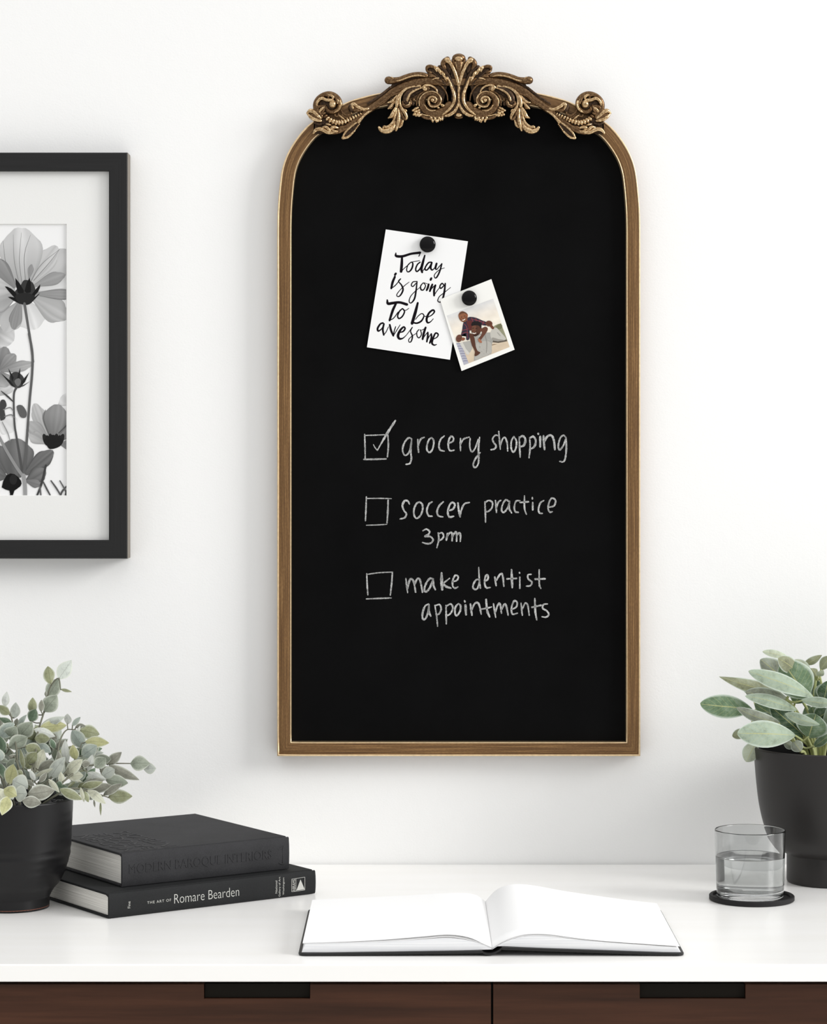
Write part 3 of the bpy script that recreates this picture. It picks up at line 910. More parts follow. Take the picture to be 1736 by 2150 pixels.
def roll(mb):
    strand(mb, T2, [(650, 410), (760, 425), (880, 408), (1000, 385), (1150, 325), (1350, 262), (1550, 238), (1720, 255), (1800, 275)], [104, 92, 78, 72, 70, 68, 68, 66, 56], [4, 5, 5, 5, 5, 5, 5, 5, 4], 0.95, MI, 12)
    strand(mb, T2, [(740, 330), (860, 420), (1000, 420), (1150, 365), (1350, 300), (1550, 275), (1740, 290)], [16, 24, 24, 24, 24, 24, 20], [10, 9, 9, 9, 9, 9, 8], 0.9, HI)
def acanthus(mb):
    plate(mb, T2, [(1500, 600), (1100, 700), (820, 800), (640, 1080), (650, 1270), (800, 1250), (650, 1550), (820, 1600), (600, 1800), (370, 1830), (480, 1950), (700, 1920), (860, 1930), (980, 1830), (1090, 1620), (1190, 1600), (1180, 1350), (1050, 1180), (1060, 900), (1250, 740)], -3, 1.2, LO)
    strand(mb, T2, [(1420, 590), (1180, 670), (1020, 810), (935, 960), (905, 1090), (900, 1200)], [24, 36, 44, 50, 52, 44], [4, 5, 6, 7, 7, 7], 0.9, HI)
    strand(mb, T2, [(1500, 600), (1280, 640), (1120, 740), (1030, 870), (990, 1020), (1005, 1160), (1070, 1290), (1150, 1410), (1195, 1530), (1180, 1590)], [18, 24, 26, 28, 30, 34, 46, 48, 40, 24], [4, 5, 6, 7, 7, 7, 7, 7, 6, 5], 0.9, HI)
    strand(mb, T2, [(985, 1230), (1030, 1390), (1075, 1520), (1150, 1590), (1195, 1585)], [24, 34, 38, 34, 24], [5, 6, 6, 6, 5], 0.9, MI)
    strand(mb, T2, [(1120, 1290), (1165, 1310), (1190, 1350)], [20, 28, 20], 7, 0.9, HI)
    strand(mb, T2, [(1080, 720), (960, 800), (840, 830), (710, 900)], [24, 34, 36, 22], 4, 0.9, MI)
    strand(mb, T2, [(900, 880), (820, 980), (740, 1055), (635, 1082)], [26, 38, 38, 22], 4.5, 0.9, HI)
    strand(mb, T2, [(850, 1050), (770, 1140), (700, 1220), (645, 1265)], [26, 38, 36, 22], 4.5, 0.9, HI)
    strand(mb, T2, [(690, 1265), (745, 1255), (790, 1190)], [20, 26, 20], 4, 0.9, MI)
    strand(mb, T2, [(875, 1230), (800, 1370), (735, 1500), (650, 1548)], [30, 50, 52, 24], [6, 7, 7, 5], 0.9, HI)
    strand(mb, T2, [(860, 1300), (800, 1440), (770, 1540)], [24, 36, 26], 6, 0.9, MI)
    strand(mb, T2, [(890, 1235), (865, 1400), (820, 1600), (730, 1740), (610, 1825), (520, 1815), (490, 1850)], [20, 30, 34, 36, 38, 36, 22], [6, 7, 7, 8, 8, 9, 9], 0.9, HI)
    strand(mb, T2, [(850, 1650), (800, 1800), (700, 1910), (570, 1950), (440, 1920), (370, 1840)], [30, 60, 80, 76, 60, 40], [5, 6, 7, 7, 7, 7], 0.8, HI)
    ball(mb, T2, (375, 1850), 44, 44, 7, 40, HI)
    strand(mb, T2, [(910, 1240), (905, 1500), (880, 1740), (835, 1890)], [18, 26, 28, 20], [6, 7, 7, 5], 0.9, MI)
    strand(mb, T2, [(945, 1270), (965, 1500), (935, 1740), (880, 1920)], [24, 42, 48, 30], [6, 7, 7, 5], 0.9, HI)
    strand(mb, T2, [(985, 1350), (1030, 1500), (1060, 1600)], [20, 30, 22], 5, 0.9, LO)
    strand(mb, T2, [(1085, 1620), (1040, 1760), (985, 1825)], [26, 36, 26], 5, 0.9, HI)
    strand(mb, T2, [(1030, 1560), (1000, 1700), (960, 1800)], [20, 28, 20], 5, 0.9, MI)
    # inner drop with a hooked end
    strand(mb, T2, [(1640, 630), (1450, 680), (1280, 770), (1180, 900), (1140, 1020)], [40, 62, 76, 80, 66], [3, 4, 5, 6, 6], 0.8, LO)
    strand(mb, T2, [(1650, 640), (1470, 710), (1320, 810), (1245, 930), (1215, 1030)], [20, 28, 32, 36, 32], [6, 7, 8, 9, 9], 0.9, HI)
    strand(mb, T2, [(1310, 1020), (1320, 1110), (1260, 1190), (1170, 1205), (1090, 1140), (1080, 1060)], [30, 40, 44, 44, 38, 28], [6, 7, 8, 8, 7, 6], 0.9, MI)
    ball(mb, T2, (1195, 1090), 90, 80, 4, 60, LO)
    strand(mb, T2, [(1290, 1080), (1265, 1150), (1190, 1180)], [14, 20, 14], 11, 0.9, HI)
    ball(mb, T2, (1400, 990), 50, 60, 2, 45, MI)
    ball(mb, T2, (1390, 1110), 55, 70, 1, 45, LO)
def volute(mb):
    # backing of the C scroll and the trough beside the palmette
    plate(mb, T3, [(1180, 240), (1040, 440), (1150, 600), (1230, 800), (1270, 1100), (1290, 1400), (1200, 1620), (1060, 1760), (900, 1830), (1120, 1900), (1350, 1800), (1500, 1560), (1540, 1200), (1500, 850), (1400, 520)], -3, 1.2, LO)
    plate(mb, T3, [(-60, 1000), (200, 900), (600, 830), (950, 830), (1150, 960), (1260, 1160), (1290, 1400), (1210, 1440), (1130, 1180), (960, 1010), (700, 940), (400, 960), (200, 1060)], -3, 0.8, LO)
    plate(mb, T3, [(-100, 1100), (380, 940), (650, 890), (1000, 960), (1230, 1280), (1240, 1460), (1080, 1560), (960, 1250), (700, 1120), (420, 1190), (180, 1320), (-60, 1260)], -5, -1.5, LO)  # dark sheet behind the arcs, its colour stands in for deep shade
    # bright ridges
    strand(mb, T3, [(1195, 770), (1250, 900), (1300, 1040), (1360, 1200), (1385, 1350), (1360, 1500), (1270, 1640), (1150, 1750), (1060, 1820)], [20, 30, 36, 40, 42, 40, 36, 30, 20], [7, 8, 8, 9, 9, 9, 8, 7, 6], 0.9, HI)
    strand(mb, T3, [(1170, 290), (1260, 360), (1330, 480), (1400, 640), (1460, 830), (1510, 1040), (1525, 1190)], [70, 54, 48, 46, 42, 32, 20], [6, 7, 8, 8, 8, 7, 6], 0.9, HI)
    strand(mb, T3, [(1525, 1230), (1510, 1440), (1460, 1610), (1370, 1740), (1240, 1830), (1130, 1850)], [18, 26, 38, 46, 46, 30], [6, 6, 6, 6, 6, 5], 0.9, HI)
    strand(mb, T3, [(1190, 250), (1100, 320), (1070, 420), (1130, 520)], [60, 66, 66, 40], 4, 0.9, MI)
    strand(mb, T3, [(970, 480), (1090, 560), (1200, 720), (1280, 900), (1360, 1120), (1440, 1300)], [50, 60, 66, 66, 60, 40], [3, 3, 3, 3, 3, 3], 0.7, LO)
    strand(mb, T3, [(1450, 1300), (1440, 1480), (1380, 1620), (1260, 1740)], [40, 46, 46, 36], 3, 0.7, LO)
    # the coiled band
    SP = [(1250, 1560), (1130, 1690), (960, 1775), (780, 1770), (600, 1690), (500, 1560), (480, 1410), (560, 1280), (690, 1225), (820, 1245), (925, 1330), (950, 1440), (900, 1530), (810, 1575), (715, 1555), (665, 1470), (685, 1380), (770, 1345), (840, 1390), (845, 1455), (795, 1480)]
    SR = [120, 124, 122, 112, 100, 90, 80, 70, 62, 56, 50, 46, 42, 40, 40, 40, 38, 36, 34, 30, 24]
    strand(mb, T3, SP, SR, [2, 2, 2, 2, 2, 2, 2, 2.5, 3, 3, 3.5, 4, 5, 6, 7, 8, 9, 10, 11, 11, 11], 0.5, MI, 12)
    strand(mb, T3, [(560, 1560), (620, 1650), (720, 1705), (850, 1700)], [16, 20, 20, 14], 7, 0.9, HI)
    strand(mb, T3, [(400, 1560), (395, 1440), (450, 1310), (560, 1210), (690, 1165), (830, 1180), (940, 1255), (1000, 1360), (1000, 1470), (930, 1560), (830, 1600), (720, 1585), (650, 1500)], [14, 18, 18, 18, 18, 20, 22, 26, 26, 26, 26, 24, 18], [4, 4, 4, 4, 5, 5, 6, 7, 7, 7, 8, 8, 8], 0.9, HI)
    strand(mb, T3, [(680, 1540), (650, 1440), (690, 1350), (770, 1325), (850, 1360), (880, 1430), (840, 1490)], [20, 26, 26, 26, 30, 28, 18], [10, 11, 12, 12, 12, 12, 12], 0.9, HI)
    ball(mb, T3, (770, 1420), 60, 60, 10, 60, HI)
    ball(mb, T3, (1050, 1560), 66, 44, 7, 40, HI, rot=-0.5)
    ball(mb, T3, (930, 1620), 44, 30, 6, 30, HI, rot=-0.2)
    # small hook above the coil
    ball(mb, T3, (570, 1090), 82, 76, 5, 60, HI)
    strand(mb, T3, [(540, 1110), (510, 1050), (580, 1000), (700, 1000), (810, 1045), (880, 1120), (910, 1190)], [30, 36, 36, 30, 26, 24, 18], [7, 7, 7, 6, 6, 6, 5], 0.9, HI)
    strand(mb, T3, [(600, 1050), (660, 1080), (650, 1140)], [20, 28, 20], 8, 0.9, MI)
    # thin arcs round it
    strand(mb, T3, [(360, 990), (400, 930), (520, 895), (650, 885), (840, 915), (1000, 1000), (1115, 1130), (1180, 1270), (1200, 1420)], [16, 20, 22, 22, 22, 24, 24, 22, 16], 4, 0.9, MI)
    strand(mb, T3, [(610, 1130), (440, 1220), (350, 1360), (325, 1540)], [20, 28, 30, 24], 2, 0.9, MI)
    strand(mb, T3, [(180, 1140), (320, 1040), (420, 1010), (440, 1080)], [22, 28, 30, 18], 4, 0.9, HI)
    # ruffled shell edge
    for x, y, r in [(345, 1625, 36), (290, 1650, 44), (235, 1685, 40), (300, 1730, 44), (385, 1690, 36), (380, 1760, 44), (260, 1800, 40), (330, 1825, 44), (410, 1830, 46), (465, 1815, 38)]:
        ball(mb, T3, (x, y), r * 1.45, r * 1.0, 2, r * 1.1, HI, rot=0.5)
    for x, y, r in [(735, 1910, 46), (770, 1975, 40), (845, 1925, 46), (880, 1985, 40), (950, 1905, 46), (985, 1935, 40), (1050, 1860, 46), (1045, 1930, 36), (920, 1970, 36)]:
        ball(mb, T3, (x, y), r * 0.95, r * 1.6, 2, r * 1.1, HI, rot=0.2)
    plate(mb, T3, [(330, 1560), (240, 1700), (300, 1830), (480, 1880), (700, 1960), (900, 2000), (1070, 1940), (1150, 1850), (900, 1780), (600, 1700), (450, 1560)], -3, 1.2, LO)
    strand(mb, T3, [(480, 1850), (570, 1900), (680, 1925)], [34, 40, 34], 3, 0.8, MI)
    strand(mb, T3, [(500, 1810), (590, 1835), (680, 1850)], [14, 18, 14], 5, 0.8, HI)
def oak_leaf(mb):
    plate(mb, T3, [(570, 530), (640, 450), (760, 440), (930, 500), (1080, 620), (1230, 790), (1250, 950), (1100, 930), (930, 860), (760, 800), (650, 680)], -2, 3.5, LO)
    strand(mb, T3, [(610, 560), (620, 490), (700, 465), (800, 490), (830, 540)], [30, 40, 44, 36, 24], [5, 7, 7, 7, 6], 0.9, MI)
    for a in ([(830, 480), (870, 540), (890, 610)], [(910, 510), (960, 590), (1010, 690)], [(1030, 620), (1080, 700), (1120, 800)], [(1120, 760), (1150, 820), (1170, 880)]):
        strand(mb, T3, a, [34, 42, 22], [7, 9, 7], 0.9, HI)
    strand(mb, T3, [(880, 510), (950, 540), (1030, 610)], [22, 28, 20], 7, 0.9, MI)
    strand(mb, T3, [(650, 530), (760, 610), (880, 720), (1000, 840), (1130, 960)], [14, 22, 26, 26, 20], [6, 6, 6, 6, 6], 0.9, LO)
    for a in ([(620, 590), (680, 620), (760, 640)], [(650, 680), (720, 700), (830, 720)], [(690, 750), (780, 740), (900, 770)], [(790, 820), (880, 800), (980, 850)], [(880, 860), (980, 870), (1080, 920)]):
        strand(mb, T3, a, [26, 38, 22], [5, 6, 5], 0.9, MI)
    strand(mb, T3, [(780, 830), (870, 800), (940, 795)], [14, 18, 14], 8, 0.9, HI)
def palmette(mb):
    # on the axis, built whole
    def m2(p): return [(2 * 1509 - x, y) for x, y in p]
    ball(mb, T3, (1509, 225), 190, 128, 3, 110, MI)
    ball(mb, T3, (1509, 262), 120, 80, 8, 80, HI)
    strand(mb, T3, [(1509, 380), (1509, 540), (1509, 800), (1509, 1060)], [110, 90, 50, 18], [5, 5, 5, 4], 0.8, MI)
    for f in (lambda p: p, m2):
        strand(mb, T3, f([(1340, 280), (1390, 380), (1450, 540), (1490, 760), (1505, 960)]), [34, 36, 32, 26, 14], [4, 6, 6, 6, 5], 0.9, MI)
        strand(mb, T3, f([(1420, 360), (1460, 500), (1495, 700)]), [18, 22, 12], [9, 9, 7], 0.9, HI)
        strand(mb, T3, f([(1509, 1480), (1490, 1640), (1400, 1780)]), [16, 22, 20], 3, 0.9, LO)
    ball(mb, T3, (1509, 1830), 92, 62, 5, 60, HI)
    strand(mb, T3, [(1420, 1890), (1509, 1905), (1598, 1890)], [20, 26, 20], 3, 0.8, MI)
    plate(mb, T3, [(1320, 300), (1509, 130), (1698, 300), (1600, 700), (1540, 1200), (1600, 1700), (1640, 1850), (1509, 1920), (1378, 1850), (1418, 1700), (1478, 1200), (1418, 700)], -3, 1.0, LO)

mb = MB(); strap_half(mb)
n0 = len(mb.v)
half = MB(); half.v = list(mb.v); half.f = list(mb.f); half.mi = list(mb.mi); half.sm = list(mb.sm); half.uv = list(mb.uv); half.col = list(mb.col)
mb.v += [(2 * BX - p[0], p[1], p[2]) for p in half.v]
mb.f += [tuple(reversed([i + n0 for i in f])) for f in half.f]
mb.mi += half.mi; mb.sm += half.sm; mb.uv += half.uv; mb.col += half.col
SPATH = [(770 + x / 14.333, 140 + y / 14.333) for x, y in [(-60, 1365), (100, 1260), (350, 1085), (600, 900), (820, 730), (1080, 600), (1400, 500), (1760, 430), (2200, 440)]]
SPATH += [(963, 172)] + [(2 * BCX - x, y) for x, y in reversed(SPATH)]
SRAD = [112, 112, 112, 118, 125, 140, 150, 150, 140, 130, 140, 150, 150, 140, 125, 118, 112, 112, 112]
tube(mb, [cr(x, y, 0.5) for x, y in SPATH], [r / 14.333 * KC for r in SRAD], 14, 0.55, MI, AX, 4)
crest = mb.build('crest', BM, board)
tag(crest, 'cast antique bronze crest along the arch')
mb = MB(); palmette(mb); mb.build('palmette', BM, crest)
for nm, fn in (('volute', volute), ('oak_leaf', oak_leaf), ('acanthus_leaf', acanthus), ('roll_moulding', roll), ('corner_scroll', corner)):
    mb = MB(); fn(mb)
    mb.build(nm, BM, crest); mb.build(nm, BM, crest, mirror=True)

# ---------------------------------------------------------------- things pinned to the board
def Pz(x, y): return (750 + x / 4.96, 460 + y / 4.96)
CARD_Y = PANEL_Y - 0.0016
def card_plane(yoff):
    D = DW + CARD_Y + yoff
    def f(x, y):
        px, py = Pz(x, y)
        return at(px, py, D)
    return f
def sheet(mb, corners, th, bow, to3, n=10):
    """a sheet of paper with a slight bow: corners in view coordinates (tl, tr, br, bl)"""
    a, b2, c, d = [np.array(q, float) for q in corners]
    V = []; U = []
    for side in (0, 1):
        for i in range(n + 1):
            for j in range(n + 1):
                u, v = j / n, i / n
                q = a * (1 - u) * (1 - v) + b2 * u * (1 - v) + c * u * v + d * (1 - u) * v
                p = to3(q[0], q[1])
                p.y += -bow(u, v) + (th if side else 0)
                V.append(p); U.append((u, v))
    N = (n + 1) ** 2
    F = []
    for i in range(n):
        for j in range(n):
            k = i * (n + 1) + j
            F.append((k, k + n + 1, k + n + 2, k + 1))
            F.append((N + k, N + k + 1, N + k + n + 2, N + k + n + 1))
    rim = [j for j in range(n + 1)] + [(i + 1) * (n + 1) - 1 for i in range(1, n + 1)] + [n * (n + 1) + j for j in range(n - 1, -1, -1)] + [i * (n + 1) for i in range(n - 1, 0, -1)]
    for a2, b3 in zip(rim, rim[1:] + rim[:1]):
        F.append((a2, b3, b3 + N, a2 + N))
    mb.add(V, F, uvs=U, smooth=False)
CC = [(297, 108), (1152, 232), (965, 1465), (100, 1335)]
org = at(*Pz(732, 267), DW + CARD_Y)
quote = thing('quote_card', 'white card hand lettered in black, pinned aslant high on the chalkboard', 'card', org)
flat_card = card_plane(0)
cbow = lambda u, v: 0.0004 + 0.00025 * u * (1 - u)
mb = MB(); sheet(mb, CC, 0.0003, cbow, flat_card)
sh = mb.build('paper_sheet', M['card'], quote)
A4, B4, C4_, D4 = [np.array(q, float) for q in CC]
def on_card(x, y):
    # position along the card (its sides are near parallel)
    e1, e2 = B4 - A4, D4 - A4
    m = np.linalg.solve(np.array([e1, e2]).T, np.array((x, y)) - A4)
    p = flat_card(x, y)
    p.y += -cbow(float(np.clip(m[0], 0, 1)), float(np.clip(m[1], 0, 1))) - 0.00012
    return p
WR = [([(402, 352), (405, 384), (470, 388), (560, 362), (655, 350)], [8, 20, 20, 18, 20]), ([(655, 348), (650, 370), (640, 388)], 8), ([(466, 388), (463, 470), (456, 548)], [16, 22, 22]),
      ([(456, 548), (490, 512), (528, 480), (560, 450), (578, 462), (572, 505), (550, 540), (525, 550), (514, 525), (530, 475), (562, 446)], [8, 7, 8, 9, 12, 14, 12, 10, 10, 8, 6]), ([(565, 447), (610, 440), (650, 432)], 6),
      ([(655, 448), (625, 475), (608, 522), (620, 546), (650, 522), (678, 468)], 12), ([(703, 378), (682, 455), (668, 520), (676, 556)], [12, 20, 20, 16]), ([(676, 550), (700, 515), (730, 470)], 7),
      ([(772, 448), (742, 455), (712, 495), (706, 525), (725, 530), (752, 500), (776, 455)], 12), ([(776, 452), (764, 505), (778, 530), (800, 515), (822, 478)], [14, 16, 12, 8, 8]),
      ([(826, 462), (814, 510), (828, 524), (855, 492), (878, 468)], [16, 16, 10, 8, 8]), ([(880, 465), (858, 545), (828, 605), (808, 612), (804, 580), (840, 540), (875, 520), (908, 508)], [12, 13, 12, 9, 8, 7, 6, 5]),
      ([(392, 600), (368, 658), (354, 722)], 20), ([(356, 720), (395, 692), (445, 632)], 8), ([(402, 566), (392, 582)], 18),
      ([(452, 622), (430, 648), (462, 690), (476, 738), (452, 790), (425, 808), (411, 790), (436, 750), (490, 695), (540, 656)], [10, 10, 12, 14, 12, 9, 8, 7, 7, 5]),
      ([(622, 650), (580, 655), (563, 688), (580, 702), (612, 668)], 9), ([(622, 650), (612, 745), (595, 830), (560, 874), (540, 856), (556, 805), (600, 755), (652, 712)], [11, 13, 14, 10, 9, 8, 7, 6]),
      ([(684, 665), (660, 698), (664, 734), (690, 736), (711, 692), (690, 664), (735, 676)], [8, 11, 12, 11, 9, 7, 5]), ([(744, 678), (734, 715), (722, 742)], 18), ([(771, 616), (763, 634)], 18),
      ([(782, 680), (768, 715), (755, 752)], 18), ([(756, 748), (785, 712), (812, 688)], 8), ([(814, 688), (800, 740), (800, 798)], 18), ([(800, 796), (825, 755), (858, 712)], 7),
      ([(906, 692), (882, 670), (860, 700), (870, 722), (902, 694)], 11), ([(916, 670), (906, 760), (888, 835), (866, 864), (846, 862), (838, 846), (856, 806), (900, 770), (972, 712)], [12, 16, 14, 10, 9, 9, 8, 7, 5]),
      ([(312, 842), (320, 880), (370, 875), (440, 868), (518, 890)], [12, 22, 22, 20, 22]), ([(402, 882), (370, 950), (336, 1056)], 21), ([(336, 1056), (380, 1030), (425, 968)], 8),
      ([(470, 932), (440, 960), (420, 1008), (435, 1036), (470, 1012), (492, 962), (472, 932)], 12), ([(480, 950), (510, 948), (538, 928)], 6),
      ([(630, 872), (605, 970), (570, 1088)], [16, 24, 24]), ([(572, 1075), (620, 1084), (668, 1060), (694, 1008), (672, 984), (636, 1008), (606, 1045)], [12, 14, 14, 11, 9, 8, 7]), ([(690, 1010), (712, 1014), (735, 1008)], 7),
      ([(722, 1028), (775, 1000), (803, 965), (786, 948), (746, 980), (722, 1040), (732, 1078), (762, 1070), (792, 1038)], [8, 10, 13, 15, 16, 18, 15, 9, 6]),
      ([(268, 1082), (240, 1093), (212, 1138), (220, 1166), (255, 1140), (278, 1092)], [14, 14, 16, 14, 9, 9]), ([(278, 1090), (266, 1150), (276, 1208)], 16), ([(276, 1206), (300, 1175), (325, 1122)], 7),
      ([(338, 1100), (352, 1160), (376, 1216)], 18), ([(376, 1216), (385, 1165), (400, 1120)], 9), ([(376, 1216), (410, 1160), (446, 1102)], 7), ([(428, 1182), (474, 1172), (497, 1142), (482, 1124), (446, 1160), (424, 1214), (440, 1246), (476, 1240), (512, 1208)], [9, 12, 14, 14, 18, 22, 18, 11, 6]),
      ([(512, 1208), (545, 1165), (575, 1125), (555, 1168), (574, 1220), (562, 1272), (542, 1282), (535, 1256), (566, 1222), (612, 1192)], [6, 7, 8, 10, 12, 11, 8, 8, 7, 6]),
      ([(642, 1150), (620, 1180), (624, 1222), (645, 1236), (668, 1200), (656, 1152)], 9), ([(660, 1160), (690, 1148), (712, 1128)], 6), ([(712, 1128), (692, 1190), (680, 1252)], 19), ([(682, 1250), (705, 1212), (732, 1180)], 7), ([(734, 1180), (734, 1220), (724, 1278)], 16),
      ([(728, 1265), (748, 1225), (768, 1195)], 7), ([(770, 1195), (772, 1235), (754, 1292)], 16), ([(756, 1288), (775, 1268), (792, 1250)], 6), ([(790, 1252), (830, 1230), (842, 1200), (815, 1188), (790, 1240), (778, 1292), (800, 1312), (826, 1306)], [8, 10, 12, 13, 15, 16, 12, 7])]
mb = MB()
for p, w in WR:
    w = [q * (1.30 if q > 11 else 1.18) for q in w] if isinstance(w, list) else w * 1.28
    ribbon(mb, p, w, on_card, sub=6, taper=1.0 if isinstance(w, list) else 0.85)
tag(mb.build('brush_lettering', M['ink'], sh), 'black brush lettering Today is going To be awesome')
# instant photo
PH = [(861, 836), (1396, 625), (1638, 1360), (1086, 1582)]
org = at(*Pz(1165, 825), DW + CARD_Y)
inst = thing('photo_print', 'small white bordered colour photo of a man carrying a boy on his shoulders', 'photo', org)
ph_plane = card_plane(-0.0017)
pbow = lambda u, v: 0.0002
mb = MB(); sheet(mb, PH, 0.0003, pbow, ph_plane, 2)
psh = mb.build('photo_paper', M['photo_paper'], inst)
mb = MB()
lay = [0]
def PP(pts, c, sm=0):
    lay[0] += 1
    off = -0.00025 - 0.000006 * lay[0]
    q = card_plane(-0.0017 + off)
    poly(mb, pts, q, lin(c), smooth_n=sm)
def PL(pts, w, c):
    lay[0] += 1
    ribbon(mb, pts, w, card_plane(-0.00195 - 0.000006 * lay[0]), cols=lin(c))
def ell(cx, cy, rx, ry, rot=0, n=20):
    return [(cx + rx * math.cos(t) * math.cos(rot) - ry * math.sin(t) * math.sin(rot), cy + rx * math.cos(t) * math.sin(rot) + ry * math.sin(t) * math.cos(rot)) for t in np.linspace(0, 2 * math.pi, n, endpoint=False)]
Q = [np.array(q, float) for q in [(932, 1005), (1415, 828), (1587, 1332), (1110, 1522)]]
def qb(u, v): return tuple(Q[0] * (1 - u) * (1 - v) + Q[1] * u * (1 - v) + Q[2] * u * v + Q[3] * (1 - u) * v)
SKY = []
for k, c in enumerate([(214, 214, 214), (222, 219, 214), (229, 222, 212), (233, 224, 210), (235, 228, 214), (232, 226, 212), (226, 218, 202), (216, 204, 184), (212, 196, 174), (208, 190, 166)]):
    SKY.append(c)
lay[0] += 1
q_ = card_plane(-0.00195 - 0.000006 * lay[0])
V = []; Cc = []
for k in range(11):
    for i in range(11):
        V.append(q_(*qb(i / 10, k / 10)))
        g = 1.0 + 0.03 * math.sin(i * 1.3 + k * 2.1)
        Cc.append(lin(tuple(min(250, x * g) for x in SKY[min(k, 9)])))
mb.add(V, [(k * 11 + i, k * 11 + i + 11, k * 11 + i + 12, k * 11 + i + 1) for k in range(10) for i in range(10)], cols=Cc, smooth=False)
PP([(1425, 1112), (1460, 1095), (1495, 1085), (1520, 1150), (1545, 1215), (1562, 1262), (1470, 1275), (1390, 1275), (1400, 1180)], (142, 142, 116))
PP([(1440, 1118), (1495, 1090), (1510, 1130), (1470, 1150)], (112, 112, 84), 2)
PP([(1395, 1258), (1480, 1245), (1556, 1258), (1562, 1272), (1470, 1290), (1395, 1282)], (92, 84, 74))
PP([(1390, 1310), (1420, 1300), (1460, 1302), (1400, 1318)], (150, 128, 104))
PP([(1030, 1290), (1078, 1290), (1160, 1500), (1110, 1520)], (176, 176, 188))
for k in range(8):
    a = k / 8
    PL([(1034 + 78 * a, 1300 + 205 * a), (1056 + 78 * a, 1296 + 205 * a), (1080 + 80 * a, 1302 + 200 * a)], 7, (124, 124, 146))
# sweater
PP([(1215, 1232), (1260, 1200), (1300, 1188), (1390, 1180), (1450, 1195), (1412, 1270), (1400, 1330), (1396, 1402), (1310, 1438), (1215, 1476), (1228, 1390), (1215, 1310), (1200, 1270)], (160, 158, 152), 2)
PP([(1240, 1290), (1330, 1270), (1392, 1290), (1394, 1395), (1300, 1436), (1225, 1465), (1232, 1380)], (176, 173, 166), 2)
PP([(1385, 1180), (1418, 1138), (1452, 1133), (1500, 1185), (1548, 1242), (1530, 1262), (1462, 1272), (1400, 1255)], (190, 187, 178), 2)
PP([(1410, 1232), (1470, 1250), (1530, 1258), (1465, 1274), (1402, 1258)], (150, 146, 138), 2)
PP([(1082, 1292), (1130, 1275), (1182, 1272), (1196, 1350), (1152, 1402), (1104, 1345)], (172, 170, 164), 2)
PP([(1070, 1298), (1098, 1286), (1130, 1350), (1168, 1396), (1140, 1412), (1100, 1350)], (205, 202, 194), 2)
for k in range(26):
    a, b2 = random.uniform(1235, 1390), random.uniform(1240, 1430)
    if b2 < 1440 - (a - 1235) * 0.25:
        PL([(a, b2), (a + 10, b2 + 6)], 3, random.choice([(150, 148, 142), (196, 194, 186)]))
PL([(1330, 1200), (1350, 1290), (1345, 1390)], 7, (146, 143, 137)); PL([(1262, 1226), (1300, 1204), (1330, 1196)], 8, (206, 203, 196)); PL([(1460, 1180), (1490, 1215)], 6, (160, 157, 150))
# boy's shirt
PP([(1105, 1078), (1150, 1028), (1180, 1018), (1240, 1028), (1300, 1055), (1348, 1075), (1338, 1110), (1270, 1095), (1205, 1070), (1168, 1108), (1170, 1180), (1166, 1252), (1135, 1256), (1128, 1190), (1078, 1216), (1092, 1160)], (52, 46, 60), 2)
for a in ([(1112, 1090), (1140, 1130), (1150, 1240)], [(1090, 1160), (1130, 1150), (1165, 1140)], [(1085, 1195), (1125, 1180), (1160, 1185)], [(1140, 1048), (1168, 1080)], [(1190, 1030), (1205, 1066)], [(1235, 1032), (1240, 1082)], [(1275, 1048), (1270, 1090)], [(1315, 1064), (1305, 1100)], [(1180, 1040), (1260, 1058), (1340, 1090)]):
    PL(a, 6, (138, 62, 66))
PP([(1135, 1072), (1165, 1055), (1198, 1062), (1190, 1150), (1165, 1160), (1150, 1115)], (92, 44, 42), 2)
# boy's head
PP(ell(1102, 1016, 46, 58, -0.35), (122, 78, 56)); PP(ell(1092, 1000, 40, 36, -0.5), (140, 92, 66)); PP(ell(1142, 1000, 9, 18, -0.2), (150, 90, 62))
PP([(1060, 1000), (1070, 975), (1100, 962), (1135, 975), (1150, 1000), (1120, 980), (1085, 985)], (96, 66, 50), 2)
PL([(1082, 1022), (1090, 1018)], 6, (40, 26, 22)); PL([(1112, 1012), (1120, 1008)], 6, (40, 26, 22)); PL([(1094, 1052), (1108, 1052), (1122, 1040)], 9, (238, 226, 214)); PL([(1098, 1034), (1106, 1036)], 5, (120, 72, 50))
# man's head
PP(ell(1238, 1150, 52, 66, 0.1), (84, 54, 42)); PP(ell(1215, 1140, 24, 40, 0.1), (108, 70, 54)); PP(ell(1288, 1150, 10, 20, 0.1), (104, 62, 44))
PP([(1186, 1108), (1192, 1080), (1215, 1066), (1250, 1064), (1284, 1078), (1294, 1110), (1286, 1140), (1270, 1112), (1230, 1106), (1200, 1112)], (30, 25, 25), 2)
PL([(1198, 1138), (1212, 1134)], 6, (30, 20, 18)); PL([(1232, 1140), (1248, 1136)], 6, (30, 20, 18)); PL([(1208, 1162), (1220, 1166)], 6, (90, 50, 36)); PL([(1200, 1186), (1216, 1192), (1236, 1186)], 9, (236, 226, 216))
PP([(1196, 1196), (1216, 1206), (1240, 1200), (1262, 1182), (1256, 1208), (1228, 1222), (1206, 1216)], (52, 32, 26), 2)
